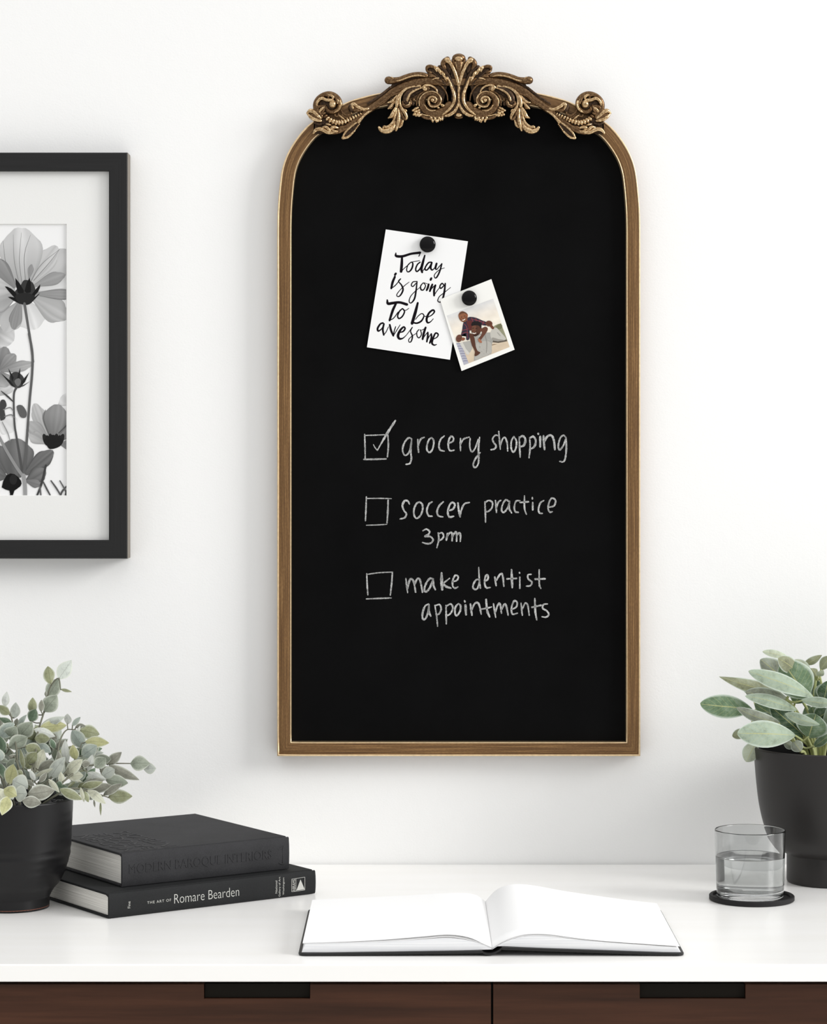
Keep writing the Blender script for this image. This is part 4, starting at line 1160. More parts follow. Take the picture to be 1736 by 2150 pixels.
# legs, feet, hands
PP([(1286, 1152), (1330, 1120), (1360, 1140), (1345, 1180), (1312, 1225), (1282, 1262), (1258, 1256), (1286, 1212), (1300, 1180)], (100, 64, 50), 2)
PP([(1258, 1242), (1282, 1256), (1300, 1282), (1282, 1290), (1262, 1272)], (164, 106, 80), 2)
PP([(1164, 1192), (1200, 1198), (1222, 1245), (1232, 1320), (1252, 1372), (1282, 1388), (1262, 1412), (1232, 1428), (1220, 1416), (1226, 1380), (1196, 1320), (1176, 1250)], (86, 54, 42), 2)
PP(ell(1372, 1088, 36, 30, 0.2), (100, 62, 48)); PP([(1385, 1095), (1412, 1112), (1425, 1138), (1406, 1146), (1380, 1115)], (104, 60, 44), 2); PL([(1350, 1080), (1370, 1095), (1395, 1082)], 6, (70, 40, 32))
PP(ell(1060, 1242, 32, 40, 0.3), (104, 66, 52)); PL([(1040, 1240), (1062, 1248), (1082, 1238)], 6, (74, 44, 34)); PP([(1085, 1240), (1110, 1232), (1125, 1250), (1095, 1268)], (134, 84, 62), 2)
tag(mb.build('picture', M['print'], psh, use_col=True), 'printed beach picture of two people')
# magnets
def magnet(name, c, r, z0, label):
    mb = MB()
    prof = [(0.0, 0.0), (r * 0.82, 0.0), (r * 0.88, 0.0006), (r * 0.88, 0.0022), (r * 0.97, 0.0030), (r, 0.0042), (r * 0.985, 0.0050), (r * 0.9, 0.0062), (r * 0.7, 0.0072), (r * 0.4, 0.0078), (r * 0.0, 0.0080)]
    verts = []; n = 40
    for q, h in prof:
        for k in range(n):
            a = 2 * math.pi * k / n
            verts.append((q * math.cos(a), -h, q * math.sin(a)))
    faces = [(i * n + k, (i + 1) * n + k, (i + 1) * n + (k + 1) % n, i * n + (k + 1) % n) for i in range(len(prof) - 1) for k in range(n)]
    mb.add(verts, faces)
    o = mb.build(name, M['magnet'], None, Vector((0, 0, 0)))
    o.location = c
    return tag(o, label, 'magnet', 'round black magnets on the chalkboard')
mg_y = CARD_Y - 0.0009
p = at(*Pz(732, 267), DW + mg_y); p.y = mg_y
mag = magnet('round_magnet', p, 0.01035, 0, 'glossy black round magnet at the top of the hand lettered white card')
m2_ = mag.copy(); COL.objects.link(m2_)
my2 = CARD_Y - 0.0020
p2 = at(*Pz(1165, 825), DW + my2); p2.y = my2
m2_.location = p2; m2_.scale = (0.95, 1, 0.95)
m2_['label'] = 'glossy black round magnet on the top border of the small colour photo'

# ---------------------------------------------------------------- framed flower print
PF_Y = -0.034
DPF = DW + PF_Y
fx0, fx1 = at(-408, 0, DPF).x, at(267.5, 0, DPF).x
fz1, fz0 = at(0, 320, DPF).z, at(0, 1173, DPF).z
pic = thing('picture_frame', 'black framed black and white flower print hanging left of the chalkboard', 'picture', ((fx0 + fx1) / 2, -0.001, fz0))
wfr = 39.0 / FPX * DPF
mb = MB()
cs = [(fx0, fz0), (fx1, fz0), (fx1, fz1), (fx0, fz1)]
inn = [(1, 1), (-1, 1), (-1, -1), (1, -1)]
prof = [(0.004, 0.0008), (0.0, 0.0015), (0.0, 0.0325), (0.0012, 0.034), (wfr - 0.0012, 0.034), (wfr, 0.0332), (wfr, 0.0245), (wfr - 0.004, 0.0240)]
for s in range(4):                                  # four mitred rails
    A_, B_ = cs[s], cs[(s + 1) % 4]; ia, ib = inn[s], inn[(s + 1) % 4]
    L = math.hypot(B_[0] - A_[0], B_[1] - A_[1])
    V = []; U = []
    for e, (cpt, ic) in enumerate(((A_, ia), (B_, ib))):
        acc = 0
        for j, (d, y) in enumerate(prof):
            if j: acc += math.hypot(prof[j][0] - prof[j - 1][0], prof[j][1] - prof[j - 1][1])
            V.append((cpt[0] + ic[0] * d, -y, cpt[1] + ic[1] * d)); U.append((e * L + s, acc))
    k = len(prof)
    mb.add(V, [(j, j + k, j + k + 1, j + 1) for j in range(k - 1)], uvs=U, smooth=False)
    if s == 1:
        mb.mi[-(k - 1):] = [1, 1] + [0] * (k - 3)  # outer side of the right rail is grey, the rest black
tag(mb.build('frame', [M['black_frame'], M['grey_side']], pic), 'black wooden moulding')
MAT_Y = -0.0265
dm = DW + MAT_Y
mx0, mx1, mz0, mz1 = fx0 + wfr - 0.003, fx1 - wfr + 0.003, fz0 + wfr - 0.003, fz1 - wfr + 0.003
ax0, ax1 = at(-272, 0, dm).x, at(140, 0, dm).x
az1, az0 = at(0, 470, dm).z, at(0, 1041, dm).z
mb = MB()
def quad_strip(o, i, y, yi):
    O = [(o[0], y, o[2]), (o[1], y, o[2]), (o[1], y, o[3]), (o[0], y, o[3])]
    I = [(i[0], yi, i[2]), (i[1], yi, i[2]), (i[1], yi, i[3]), (i[0], yi, i[3])]
    return O + I, [(k, (k + 1) % 4, 4 + (k + 1) % 4, 4 + k) for k in range(4)]
V, F = quad_strip((mx0, mx1, mz0, mz1), (ax0, ax1, az0, az1), MAT_Y, MAT_Y); mb.add(V, F, smooth=False)
V, F = quad_strip((ax0, ax1, az0, az1), (ax0 + 0.001, ax1 - 0.001, az0 + 0.001, az1 - 0.001), MAT_Y, MAT_Y + 0.0024); mb.add(V, F, smooth=False)
tag(mb.build('mat', M['mat'], pic), 'wide off white mat')
# the print: petals and stems laid as flat printed tones
DP = DW + MAT_Y + 0.0023
mb = MB()
lv = [0]
def pr(px, py): return at(px, py, DP - 0.00001 * lv[0])
def F1(x, y): return (x / 4.673, 300 + y / 4.673)
def F2(x, y): return (x / 4.3, 700 + y / 4.3)
XMIN, XMAX, YMIN, YMAX = -274.0, 141.6, 468.4, 1042.6
def clampp(x, y): return (min(max(x, XMIN), XMAX), min(max(y, YMIN), YMAX))
def ptl(base, tip, w, c0, c1, T=None, nu=10, nv=9, pw=0.8, streak=14, notch=0.012):
    lv[0] += 1
    if T: base, tip = T(*base), T(*tip); w = w / (4.673 if T is F1 else 4.3)
    b2, t2 = np.array(base, float), np.array(tip, float)
    d = t2 - b2; s = np.array((-d[1], d[0])) / np.linalg.norm(d)
    st = [random.uniform(-streak, streak) for _ in range(nv + 1)]
    nt_ = [notch * random.uniform(-1, 1) for _ in range(nv + 1)]
    V = []; Cc = []
    for i in range(nu + 1):
        t = i / nu
        wd = max(0.05, math.sin(math.pi * (0.05 + 0.72 * t ** 1.3)) ** pw)
        for j in range(nv + 1):
            q = -1 + 2 * j / nv
            tt = t * (1 - 0.20 * q * q * t * t) + (nt_[j] * t ** 6)
            p = b2 + d * tt + s * q * wd * w / 2
            V.append(pr(*clampp(*p)))
            g = c0 + (c1 - c0) * min(1, t * 1.3) + st[j] * (0.5 + 0.5 * t) - 16 * (abs(q) > 0.9)
            Cc.append(lin(max(2, min(250, g))))
    Fc = []
    for i in range(nu):
        for j in range(nv):
            k = i * (nv + 1) + j
            Fc.append((k, k + 1, k + nv + 2, k + nv + 1))
    mb.add(V, Fc, cols=Cc, smooth=False)
def stm(pts, w, c, T=None):
    lv[0] += 1
    if T:
        pts = [T(*p) for p in pts]; w = (np.array(w) / (4.673 if T is F1 else 4.3)).tolist() if not isinstance(w, (int, float)) else w / (4.673 if T is F1 else 4.3)
    ribbon(mb, pts, w, lambda x, y: pr(*clampp(x, y)), cols=lin(c), sub=8)
def pol(pts, c, T, sm=3):
    lv[0] += 1
    poly(mb, [T(*p) for p in pts], lambda x, y: pr(*clampp(x, y)), lin(c), smooth_n=sm)
pg = [(XMIN, YMIN), (XMAX, YMIN), (XMAX, YMAX), (XMIN, YMAX)]
mb.add([pr(*p) for p in pg], [(0, 3, 2, 1)], cols=[lin(236)] * 4, smooth=False)
# soft far blooms
ptl((640, 640), (560, 560), 170, 205, 214, F2); ptl((0, 760), (130, 880), 200, 214, 222, F2); ptl((-40, 560), (110, 430), 150, 170, 205, F2)
ptl((-60, 1830), (130, 1950), 260, 150, 205, F1); ptl((-90, 1500), (20, 1700), 200, 120, 160, F1)
# big flower
ptl((260, 1560), (345, 1830), 300, 205, 216, F1); ptl((200, 1560), (40, 1850), 230, 160, 186, F1); ptl((190, 1560), (130, 1830), 130, 140, 140, F1)
ptl((150, 1500), (-110, 1580), 240, 150, 168, F1); ptl((150, 1440), (-120, 1400), 200, 168, 190, F1)
ptl((330, 1520), (660, 1720), 250, 170, 178, F1); ptl((330, 1430), (760, 1280), 300, 196, 206, F1); ptl((340, 1480), (760, 1490), 110, 138, 146, F1)
ptl((280, 1410), (700, 1060), 300, 178, 196, F1); ptl((270, 1400), (560, 1010), 200, 176, 190, F1); ptl((340, 1400), (640, 1290), 130, 150, 158, F1)
ptl((225, 1420), (195, 830), 430, 164, 204, F1, pw=0.65); ptl((150, 1420), (-60, 1120), 150, 128, 140, F1); ptl((285, 1330), (310, 1190), 60, 140, 146, F1)
for a in ([(190, 1400), (140, 1150), (130, 900)], [(215, 1380), (190, 1150), (210, 880)], [(280, 1400), (400, 1200), (590, 1040)], [(330, 1350), (480, 1180), (580, 1050)], [(250, 1380), (240, 1100), (300, 900)], [(160, 1400), (60, 1180), (30, 960)]):
    stm(a, [6, 5, 2], 128, F1)
pol([(140, 1470), (200, 1400), (240, 1345), (320, 1370), (350, 1460), (330, 1540), (285, 1585), (225, 1585), (165, 1545)], 52, F1)
for a in ([(150, 1325), (235, 1450), (215, 1475), (175, 1470)], [(290, 1320), (305, 1440), (290, 1470), (240, 1455)], [(395, 1388), (375, 1460), (330, 1500), (310, 1490)], [(48, 1408), (110, 1430), (160, 1480), (160, 1530), (130, 1505)], [(78, 1512), (150, 1520), (200, 1560), (195, 1580)], [(392, 1472), (345, 1530), (300, 1575), (290, 1560)]):
    pol(a, 18, F1, 2)
pol([(150, 1500), (240, 1470), (335, 1500), (310, 1565), (240, 1588), (180, 1565)], 36, F1)
stm([(240, 1575), (268, 1750), (300, 1950), (325, 2150)], [26, 24, 22, 22], 96, F1)
# lower flowers
ptl((0, 330), (50, 120), 150, 104, 132, F2); ptl((0, 330), (140, 190), 130, 120, 150, F2); ptl((0, 340), (300, 270), 100, 128, 168, F2); ptl((0, 350), (70, 480), 150, 120, 160, F2)
ptl((430, 950), (310, 630), 130, 150, 178, F2); ptl((430, 960), (255, 800), 130, 140, 164, F2); ptl((420, 990), (260, 910), 110, 150, 172, F2)
ptl((520, 960), (680, 800), 180, 116, 140, F2); ptl((550, 1000), (680, 1010), 110, 120, 140, F2); ptl((480, 960), (520, 640), 250, 112, 146, F2)
stm([(450, 930), (395, 780), (410, 690)], [10, 8, 4], 96, F2); stm([(530, 900), (600, 830)], 10, 80, F2)
for k in range(7):
    pol(ell(410 + 24 * k, 960 + (k % 2) * 14, 22, 56, 0.1 * (k - 3)), 24 if k % 2 else 34, F2, 0)
pol([(395, 960), (480, 915), (565, 965), (540, 1020), (455, 1045), (420, 1010)], 26, F2)
ptl((60, 1260), (-30, 1010), 160, 96, 104, F2); ptl((130, 1300), (150, 950), 330, 92, 112, F2, pw=0.6); ptl((230, 1270), (480, 1060), 150, 92, 104, F2); ptl((240, 1340), (410, 1230), 150, 90, 112, F2)
ptl((235, 1330), (370, 1370), 80, 110, 120, F2); ptl((60, 1300), (-60, 1260), 130, 90, 110, F2)
pol([(15, 1390), (60, 1280), (130, 1270), (190, 1330), (185, 1380), (130, 1420), (115, 1470), (90, 1470), (85, 1420)], 14, F2, 2)
pol(ell(120, 1320, 34, 46), 34, F2, 0)
# bud
pol([(85, 400), (115, 355), (160, 350), (205, 385), (220, 430), (190, 485), (145, 492), (100, 465)], 58, F2)
for a in ([(75, 315), (125, 400), (110, 440)], [(182, 310), (180, 420), (150, 420)], [(265, 350), (225, 440), (195, 470), (190, 440)], [(10, 360), (95, 430), (130, 480), (100, 470)], [(272, 432), (215, 475), (170, 490)], [(60, 455), (120, 480), (150, 490)]):
    pol(a, 32, F2, 1)
pol([(130, 430), (170, 405), (190, 440), (160, 480)], 110, F2)
stm([(150, 485), (125, 560), (130, 800), (148, 930), (185, 1150), (205, 1270)], [20, 17, 17, 18, 22, 22], 78, F2)
stm([(10, 520), (70, 570), (122, 620)], [6, 16, 8], 66, F2)
pol([(0, 620), (40, 600), (60, 650), (40, 690), (50, 760), (20, 785), (0, 770)], 66, F2); pol([(150, 660), (200, 650), (240, 710), (230, 760), (180, 750)], 92, F2)
stm([(30, 690), (90, 670), (120, 700)], 10, 130, F2); stm([(40, 750), (100, 735), (130, 760)], 10, 120, F2); stm([(20, 800), (70, 900), (90, 970)], 10, 150, F2)
stm([(262, 0), (292, 180), (290, 360), (268, 600), (246, 900), (230, 1140), (215, 1290)], [22, 22, 22, 22, 22, 26, 28], 92, F2)
stm([(-20, 910), (60, 1060), (150, 1210), (215, 1300)], [24, 26, 28, 28], 140, F2)
stm([(212, 1280), (225, 1370), (228, 1475)], [36, 34, 34], 150, F2)
stm([(415, 1190), (385, 1320), (360, 1400), (330, 1475)], [16, 20, 18, 16], 62, F2); stm([(390, 1340), (420, 1400), (460, 1475)], 16, 84, F2); stm([(360, 1380), (370, 1475)], 14, 100, F2)
stm([(460, 1330), (510, 1400), (555, 1475)], 16, 90, F2); stm([(600, 1380), (560, 1430), (545, 1475)], 16, 78, F2); stm([(540, 1330), (580, 1400), (600, 1440)], 14, 100, F2); stm([(600, 1420), (590, 1475)], 16, 60, F2)
# the part of the print beyond the photograph's left edge: more of the same blooms
for bx, by, rr in ((-120, 640, 90), (-190, 860, 80), (-90, 900, 60)):
    for k in range(8):
        a = 2 * math.pi * k / 8 + bx
        ptl((bx, by), (bx + rr * math.cos(a), by + rr * math.sin(a)), rr * 0.7, 120, 180)
    lv[0] += 1
    poly(mb, ell(bx, by, rr * 0.2, rr * 0.2), lambda x, y: pr(*clampp(x, y)), lin(26))
    stm([(bx, by), (bx + 10, by + 120), (bx - 5, 1042)], 6, 80)
tag(mb.build('flower_print', M['print'], pic, use_col=True), 'black and white picture of cosmos flowers seen from below')
mb = MB(); box(mb, (fx0 + 0.006, -0.0235, fz0 + 0.006), (fx1 - 0.006, -0.0205, fz1 - 0.006))
mb.build('backing_board', simple('brown_backing', (0.3, 0.22, 0.15), 0.9), pic)

# ---------------------------------------------------------------- books on the desk
def book(name, label, A, B, depth, z0, thick, mats, bt, over, lettering):
    """A, B: left and right ends of the spine (at its foot); depth away from the spine"""
    u = Vector((B.x - A.x, B.y - A.y, 0)); L = u.length; u.normalize()
    n = Vector((-u.y, u.x, 0))
    org = Vector((A.x, A.y, z0))
    o = thing(name, label, 'book', org, 'stacked black books')
    Mx = Matrix(((u.x, n.x, 0, org.x), (u.y, n.y, 0, org.y), (0, 0, 1, org.z), (0, 0, 0, 1)))
    mb = MB()
    e = 0.0014
    box(mb, (0, 0.0065, 0.0002), (L, depth, bt), 0.0009, mat=Mx)
    box(mb, (0, 0.0065, thick - bt), (L, depth, thick), 0.0009, mat=Mx)
    # spine: a shallow convex strip from board to board, with the hinge grooves
    prof = [(0.0075, thick - 0.0012), (0.0050, thick - 0.0016), (0.0030, thick - 0.0004), (0.0012, thick - 0.0004), (0.0002, thick - 0.0018), (-0.0006, thick * 0.75), (-0.0009, thick * 0.5),
            (-0.0006, thick * 0.25), (0.0002, 0.0018), (0.0012, 0.0004), (0.0030, 0.0004), (0.0050, 0.0016), (0.0075, 0.0012), (0.0075, 0.0022), (0.0045, 0.0032), (0.0022, 0.004), (0.0022, thick - 0.004), (0.0045, thick - 0.0032), (0.0075, thick - 0.0022)]
    V = []
    for x in (0.0, 0.0006, L - 0.0006, L):
        for (d, z) in prof:
            V.append(Mx @ Vector((x, d, z)))
    k = len(prof)
    F = [(s * k + i, s * k + (i + 1) % k, (s + 1) * k + (i + 1) % k, (s + 1) * k + i) for s in range(3) for i in range(k)]
    F += [tuple(range(k - 1, -1, -1)), tuple(range(3 * k, 4 * k))]
    mb.add(V, F)
    cov = mb.build('cover', mats[0], o, auto=0.7)
    mb = MB()
    # page block: hollow fore edge, slightly rounded back
    nseg = 8
    V = []
    for x in (over, L - over):
        for i in range(nseg + 1):
            t = i / nseg; z = bt + 0.0002 + t * (thick - 2 * bt - 0.0004)
            V.append(Mx @ Vector((x, 0.0035, z)))
        for i in range(nseg, -1, -1):
            t = i / nseg; z = bt + 0.0002 + t * (thick - 2 * bt - 0.0004)
            V.append(Mx @ Vector((x, depth - over - 0.004 * math.sin(math.pi * t), z)))
    k = 2 * (nseg + 1)
    F = [(i, i + k, (i + 1) % k + k, (i + 1) % k) for i in range(k)] + [tuple(range(k)), tuple(range(2 * k - 1, k - 1, -1))]
    mb.add(V, F, smooth=False)
    tag(mb.build('page_block', M['pages'], o), 'cream page edges')
    lettering(o, cov, Mx, u, n, L, thick, A)
    return o
def u_of(px, A, dirv):
    q = (px - CXP) / FPX
    return (q * (A.y + DW) - A.x) / (dirv.x - q * dirv.y)
Z0 = DESK_Z + 0.0002
A1, B1 = on(228.5, 1929.5, Z0), on(662, 1876.5, Z0)
TH1 = 0.0285
def let1(o, cov, Mx, u, n, L, th, A):
    zv = Vector((0, 0, 1)); A0 = Vector((A.x, A.y, 0)); base = Vector((A.x, A.y, DESK_Z))
    def spot(zx, zy):
        """view coordinates on the spine -> point"""
        px = 90 + zx / 2.893; py = 1690 + zy / 2.893
        uu = u_of(px, A, u)
        p = base + u * uu
        D = p.y + DW
        p.z = CZ + (HY - py) / FPX * D
        return p - n * 0.0010
    def word(body, l, r, bb, tt, mid, rot=False, bold=0.0, spacing=1.0):
        c = spot((l + r) / 2, mid)
        w = (spot(r, mid) - spot(l, mid)).length
        h = abs(spot((l + r) / 2, bb).z - spot((l + r) / 2, tt).z)
        if rot:
            text_to(mb, body, h, w, c, zv, -u, 0.0, bold=bold, spacing=spacing)
        else:
            text_to(mb, body, w, h, c, u, zv, 0.0, bold=bold, spacing=spacing)
    mb = MB()
    word('Fine', 513, 529, 626, 585, 606, True)
    tag(mb.build('author_lettering', M['silver'], cov), 'small silver upright author name')
    mb = MB()
    word('THE ART OF', 632, 776, 592, 576, 585, spacing=1.25)
    word('Romare Bearden', 798, 1190, 573, 517, 547, bold=-0.012)
    tag(mb.build('title_lettering', M['silver'], cov), 'silver spine title')
    mb = MB()
    word('National', 1409, 1421, 537, 460, 498, True)
    word('Gallery of Art', 1429, 1443, 556, 436, 496, True)
    word('Washington', 1453, 1466, 546, 441, 493, True)
    tag(mb.build('publisher_lettering', M['silver'], cov), 'silver three line gallery imprint')
    mb = MB()
    def to3(x, y): return spot(x, y)
    for a in ([(1509, 450), (1588, 438)], [(1509, 450), (1509, 527)], [(1509, 527), (1588, 516)], [(1588, 438), (1588, 516)], [(1534, 447), (1534, 523)]):
        ribbon(mb, a, 2.2, to3)
    poly(mb, [(1562, 452), (1587, 512), (1537, 519)], to3, (1, 1, 1))
    word('ABRAMS', 1513, 1530, 524, 452, 488, True)
    tag(mb.build('spine_emblem', M['silver'], cov), 'silver boxed triangle emblem')
book1 = book('art_book', 'black art book with silver spine lettering at the bottom of the stack of two', A1, B1, 0.225, Z0, TH1, [M['cloth_black']], 0.0026, 0.0035, let1)
Z1 = DESK_Z + TH1 + 0.0004
A2, B2 = on(256, 1863.5, Z1), on(606.5, 1825, Z1)
TH2 = 0.0392
def let2(o, cov, Mx, u, n, L, th, A):
    zv = Vector((0, 0, 1))
    def spot(zx, zy):
        px = 90 + zx / 2.893; py = 1690 + zy / 2.893
        uu = u_of(px, A, u)
        p = Vector((A.x, A.y, 0)) + u * uu
        p.z = CZ + (HY - py) / FPX * (p.y + DW)
        return p - n * 0.0009
    mb = MB()
    c0, c1 = spot(522, 398), spot(1388, 318)
    w = (c1 - c0).length
    c = (c0 + c1) / 2; c.z = Z1 + th * 0.50
    text_to(mb, 'MODERN BAROQUE INTERIORS', (Vector((c1.x - c0.x, c1.y - c0.y, 0))).length, 0.0125, c, u, zv, 0.0004)
    # small publisher mark: a bracket with a stem
    def to3(x, y): return spot(x, y) - n * 0.0002
    for a in ([(1430, 270), (1456, 250)], [(1456, 250), (1458, 360)], [(1434, 352), (1458, 360)]):
        ribbon(mb, a, 7, to3)
    tag(mb.build('spine_lettering', M['cloth_emboss'], cov), 'blind embossed spine title')
    mb = MB()
    top = Vector((A.x, A.y, Z1 + th))
    for k, wd in enumerate(('MODERN', 'BAROQUE', 'INTERIORS')):
        c = top + u * (0.020 + 0.026 * k) + n * (0.012 + 0.135 / 2)
        text_to(mb, wd, 0.135, 0.020, c, n, -u, 0.0004)
    tag(mb.build('cover_lettering', M['cloth_emboss'], cov), 'blind embossed cover title')
book2 = book('design_book', 'thick charcoal cloth book with blind embossed lettering lying on the art book', A2, B2, 0.232, Z1, TH2, [M['cloth_grey']], 0.0030, 0.0035, let2)

# ---------------------------------------------------------------- open notebook
NF_L, NF_R = on(626, 2008), on(1437, 2008)
NB = on(652, 1914)
y0, y1 = NF_L.y, NB.y
xl, xr = NF_L.x, NF_R.x
xs = on(1033, 2008).x
nb = thing('open_notebook', 'open blank notebook with black cover lying near the desk front', 'notebook', (xs, (y0 + y1) / 2, DESK_Z))
mb = MB()
TC = 0.0030
def rounded(x0, x1, ya, yb, rl, rr):
    P = []
    for cx, cy, r, a0 in ((x1 - rr, yb - rr, rr, 0), (x0 + rl, yb - rl, rl, 90), (x0 + rl, ya + rl, rl, 180), (x1 - rr, ya + rr, rr, 270)):
        for k in range(6):
            a = math.radians(a0 + 18 * k)
            P.append((cx + r * math.cos(a), cy + r * math.sin(a)))
    return P
def slab(mb, P, z0f, z1f, e=0.0008):
    n = len(P)
    cx = sum(p[0] for p in P) / n; cy = sum(p[1] for p in P) / n
    def ins(q): return [(p[0] + (cx - p[0]) / math.hypot(cx - p[0], cy - p[1]) * q, p[1] + (cy - p[1]) / math.hypot(cx - p[0], cy - p[1]) * q) for p in P]
    Ls = [(ins(e), z0f, 0), (P, z0f, e), (P, z1f, -e), (ins(e), z1f, 0)]
    V = [(p[0], p[1], zf(p[0]) + dz) for ring, zf, dz in Ls for p in ring]
    F = []
    for j in range(3):
        for i in range(n):
            F.append((j * n + i, j * n + (i + 1) % n, (j + 1) * n + (i + 1) % n, (j + 1) * n + i))
    F += [tuple(range(n - 1, -1, -1)), tuple(range(3 * n, 4 * n))]
    mb.add(V, F, smooth=False)
sg = 0.010
def zlow_l(x): return DESK_Z + 0.0002 + 0.0030 * max(0, (x - xl) / (xs - xl)) ** 2
def zlow_r(x): return DESK_Z + 0.0002 + 0.0070 * max(0, (xr - x) / (xr - xs)) ** 1.3
slab(mb, rounded(xl, xs - sg, y0, y1, 0.008, 0.0012), zlow_l, lambda x: zlow_l(x) + TC)
slab(mb, rounded(xs + sg, xr, y0, y1, 0.0012, 0.008), zlow_r, lambda x: zlow_r(x) + TC)
# flexible spine: a channel that sags between the boards
prof = []
for k in range(13):
    t = k / 12
    x = xs - sg - 0.001 + (2 * sg + 0.002) * t
    zl = zlow_l(xs - sg) + TC * 0.6; zr = zlow_r(xs + sg) + TC * 0.6
    z = zl + (zr - zl) * t - math.sin(math.pi * t) ** 0.7 * 0.0052 * (1 - 0.2 * t)
    prof.append((x, max(DESK_Z + 0.0008, z)))
V = []
for y in (y0 + 0.0005, y1 - 0.0005):
    V += [(x, y, z + 0.0016) for x, z in prof] + [(x, y, z - 0.0006) for x, z in reversed(prof)]
k = len(prof) * 2
mb.add(V, [(i, i + k, (i + 1) % k + k, (i + 1) % k) for i in range(k)] + [tuple(range(k)), tuple(range(2 * k - 1, k - 1, -1))])
tag(mb.build('cover', M['note_cover'], nb, auto=0.8), 'black cover with rounded corners')
# page surfaces: heights (metres above the desk) along x at the front and at the back edge
LX = [0.0, 0.15, 0.40, 0.62, 0.77, 0.88, 0.95, 1.0]
LFZ = [0.0128, 0.0135, 0.0158, 0.0192, 0.0208, 0.0180, 0.0122, 0.0080]
LBZ = [0.0135, 0.0150, 0.0172, 0.0195, 0.0212, 0.0215, 0.0188, 0.0120]
RX = [0.0, 0.06, 0.13, 0.20, 0.30, 0.45, 0.62, 0.80, 1.0]
RFZ = [0.0080, 0.0150, 0.0200, 0.0222, 0.0218, 0.0182, 0.0150, 0.0125, 0.0098]
RBZ = [0.0120, 0.0250, 0.0310, 0.0322, 0.0300, 0.0245, 0.0195, 0.0145, 0.0098]
def smooth_i(t, X, Z):
    S = spline(list(zip(X, Z)), 8)
    return float(np.interp(t, [s[0] for s in S], [s[1] for s in S]))
py0, py1 = y0 + 0.004, y1 - 0.004
def block(x0, x1, X, ZF, ZB, low, name, flip):
    """page block between the cover and the top page"""
    nx, ny = 36, 8
    mb = MB(); V = []
    for s in (0, 1):
        for j in range(ny + 1):
            v = j / ny
            for i in range(nx + 1):
                t = i / nx
                x = x0 + (x1 - x0) * t
                zt = smooth_i(t, X, ZF) * (1 - v) + smooth_i(t, X, ZB) * v
                zb_ = low(x) + TC + 0.0003 - DESK_Z
                zb_ = min(zb_, zt - 0.0004)
                fore = 0.004 * ((1 - t) if not flip else t) ** 6
                xx = x + (fore * (1 if not flip else -1) if s else 0)
                V.append((xx, py0 + (py1 - py0) * v, DESK_Z + (zt if s else zb_)))
    N = (nx + 1) * (ny + 1); F = []; mi = []
    for j in range(ny):
        for i in range(nx):
            a = j * (nx + 1) + i
            F.append((a, a + nx + 1, a + nx + 2, a + 1)); mi.append(0)
            F.append((N + a, N + a + 1, N + a + nx + 2, N + a + nx + 1)); mi.append(1)
    rim = [i for i in range(nx + 1)] + [j * (nx + 1) + nx for j in range(1, ny + 1)] + [ny * (nx + 1) + i for i in range(nx - 1, -1, -1)] + [j * (nx + 1) for j in range(ny - 1, 0, -1)]
    for a, b2 in zip(rim, rim[1:] + rim[:1]):
        F.append((a, b2, b2 + N, a + N)); mi.append(0)
    o = len(mb.v)
    mb.add(V, F)
    mb.mi[-len(F):] = mi
    return tag(mb.build(name, [M['note_edges'], M['note_page']], nb, auto=0.6), None)
def loose(x0, x1, X, ZF, ZB, lift, name='page'):
    """one sheet lifting off the block"""
    nx, ny = 40, 8
    mb = MB(); V = []
    for j in range(ny + 1):
        v = j / ny
        for i in range(nx + 1):
            t = i / nx
            zt = smooth_i(t, X, ZF) * (1 - v) + smooth_i(t, X, ZB) * v + lift(t, v)
            V.append((x0 + (x1 - x0) * t, py0 - 0.0004 + (py1 - py0 + 0.0004) * v, DESK_Z + zt))
    F = [(j * (nx + 1) + i, j * (nx + 1) + i + 1, (j + 1) * (nx + 1) + i + 1, (j + 1) * (nx + 1) + i) for j in range(ny) for i in range(nx)]
    N = len(V)
    V2 = [(p[0], p[1], p[2] - 0.00018) for p in V]
    F2 = [tuple(i + N for i in reversed(f)) for f in F]
    fr = [(i, i + N, i + 1 + N, i + 1) for i in range(nx)]
    mb.add(V + V2, F + F2 + fr)
    return mb.build(name, M['note_page'], nb)
bl = lambda z: [q - 0.0022 * max(0, min(1, (q - 0.0125) * 160)) for q in z]
block(xl + 0.0035, xs - 0.0002, LX, bl(LFZ), LBZ, zlow_l, 'page_block', False)
block(xs + 0.0002, xr - 0.0035, RX, [q - 0.0012 for q in RFZ], [q - 0.0004 for q in RBZ], zlow_r, 'page_block', True)
hump = lambda c, w, a: (lambda t, v: a * max(0.0, 1 - ((t - c) / w) ** 2) ** 2 * (1 - v) ** 0.6 + 0.0004)
loose(xl + 0.0045, xs - 0.0001, LX, bl(LFZ), LBZ, lambda t, v: 0.0003 + 0.0010 * math.exp(-((t - 0.76) / 0.14) ** 2) * (1 - v))
loose(xl + 0.0045, xs - 0.0001, LX, LFZ, LBZ, lambda t, v: 0.0008 + 0.0008 * math.exp(-((t - 0.80) / 0.13) ** 2) * (1 - v))
loose(xs + 0.0001, xr - 0.0045, RX, RFZ, RBZ, lambda t, v: 0.0001 - 0.0008 * math.exp(-((t - 0.25) / 0.2) ** 2) * (1 - v))
loose(xs + 0.0001, xr - 0.0055, RX, RFZ, RBZ, lambda t, v: 0.0004 + 0.0004 * math.exp(-((t - 0.3) / 0.2) ** 2) * (1 - v))

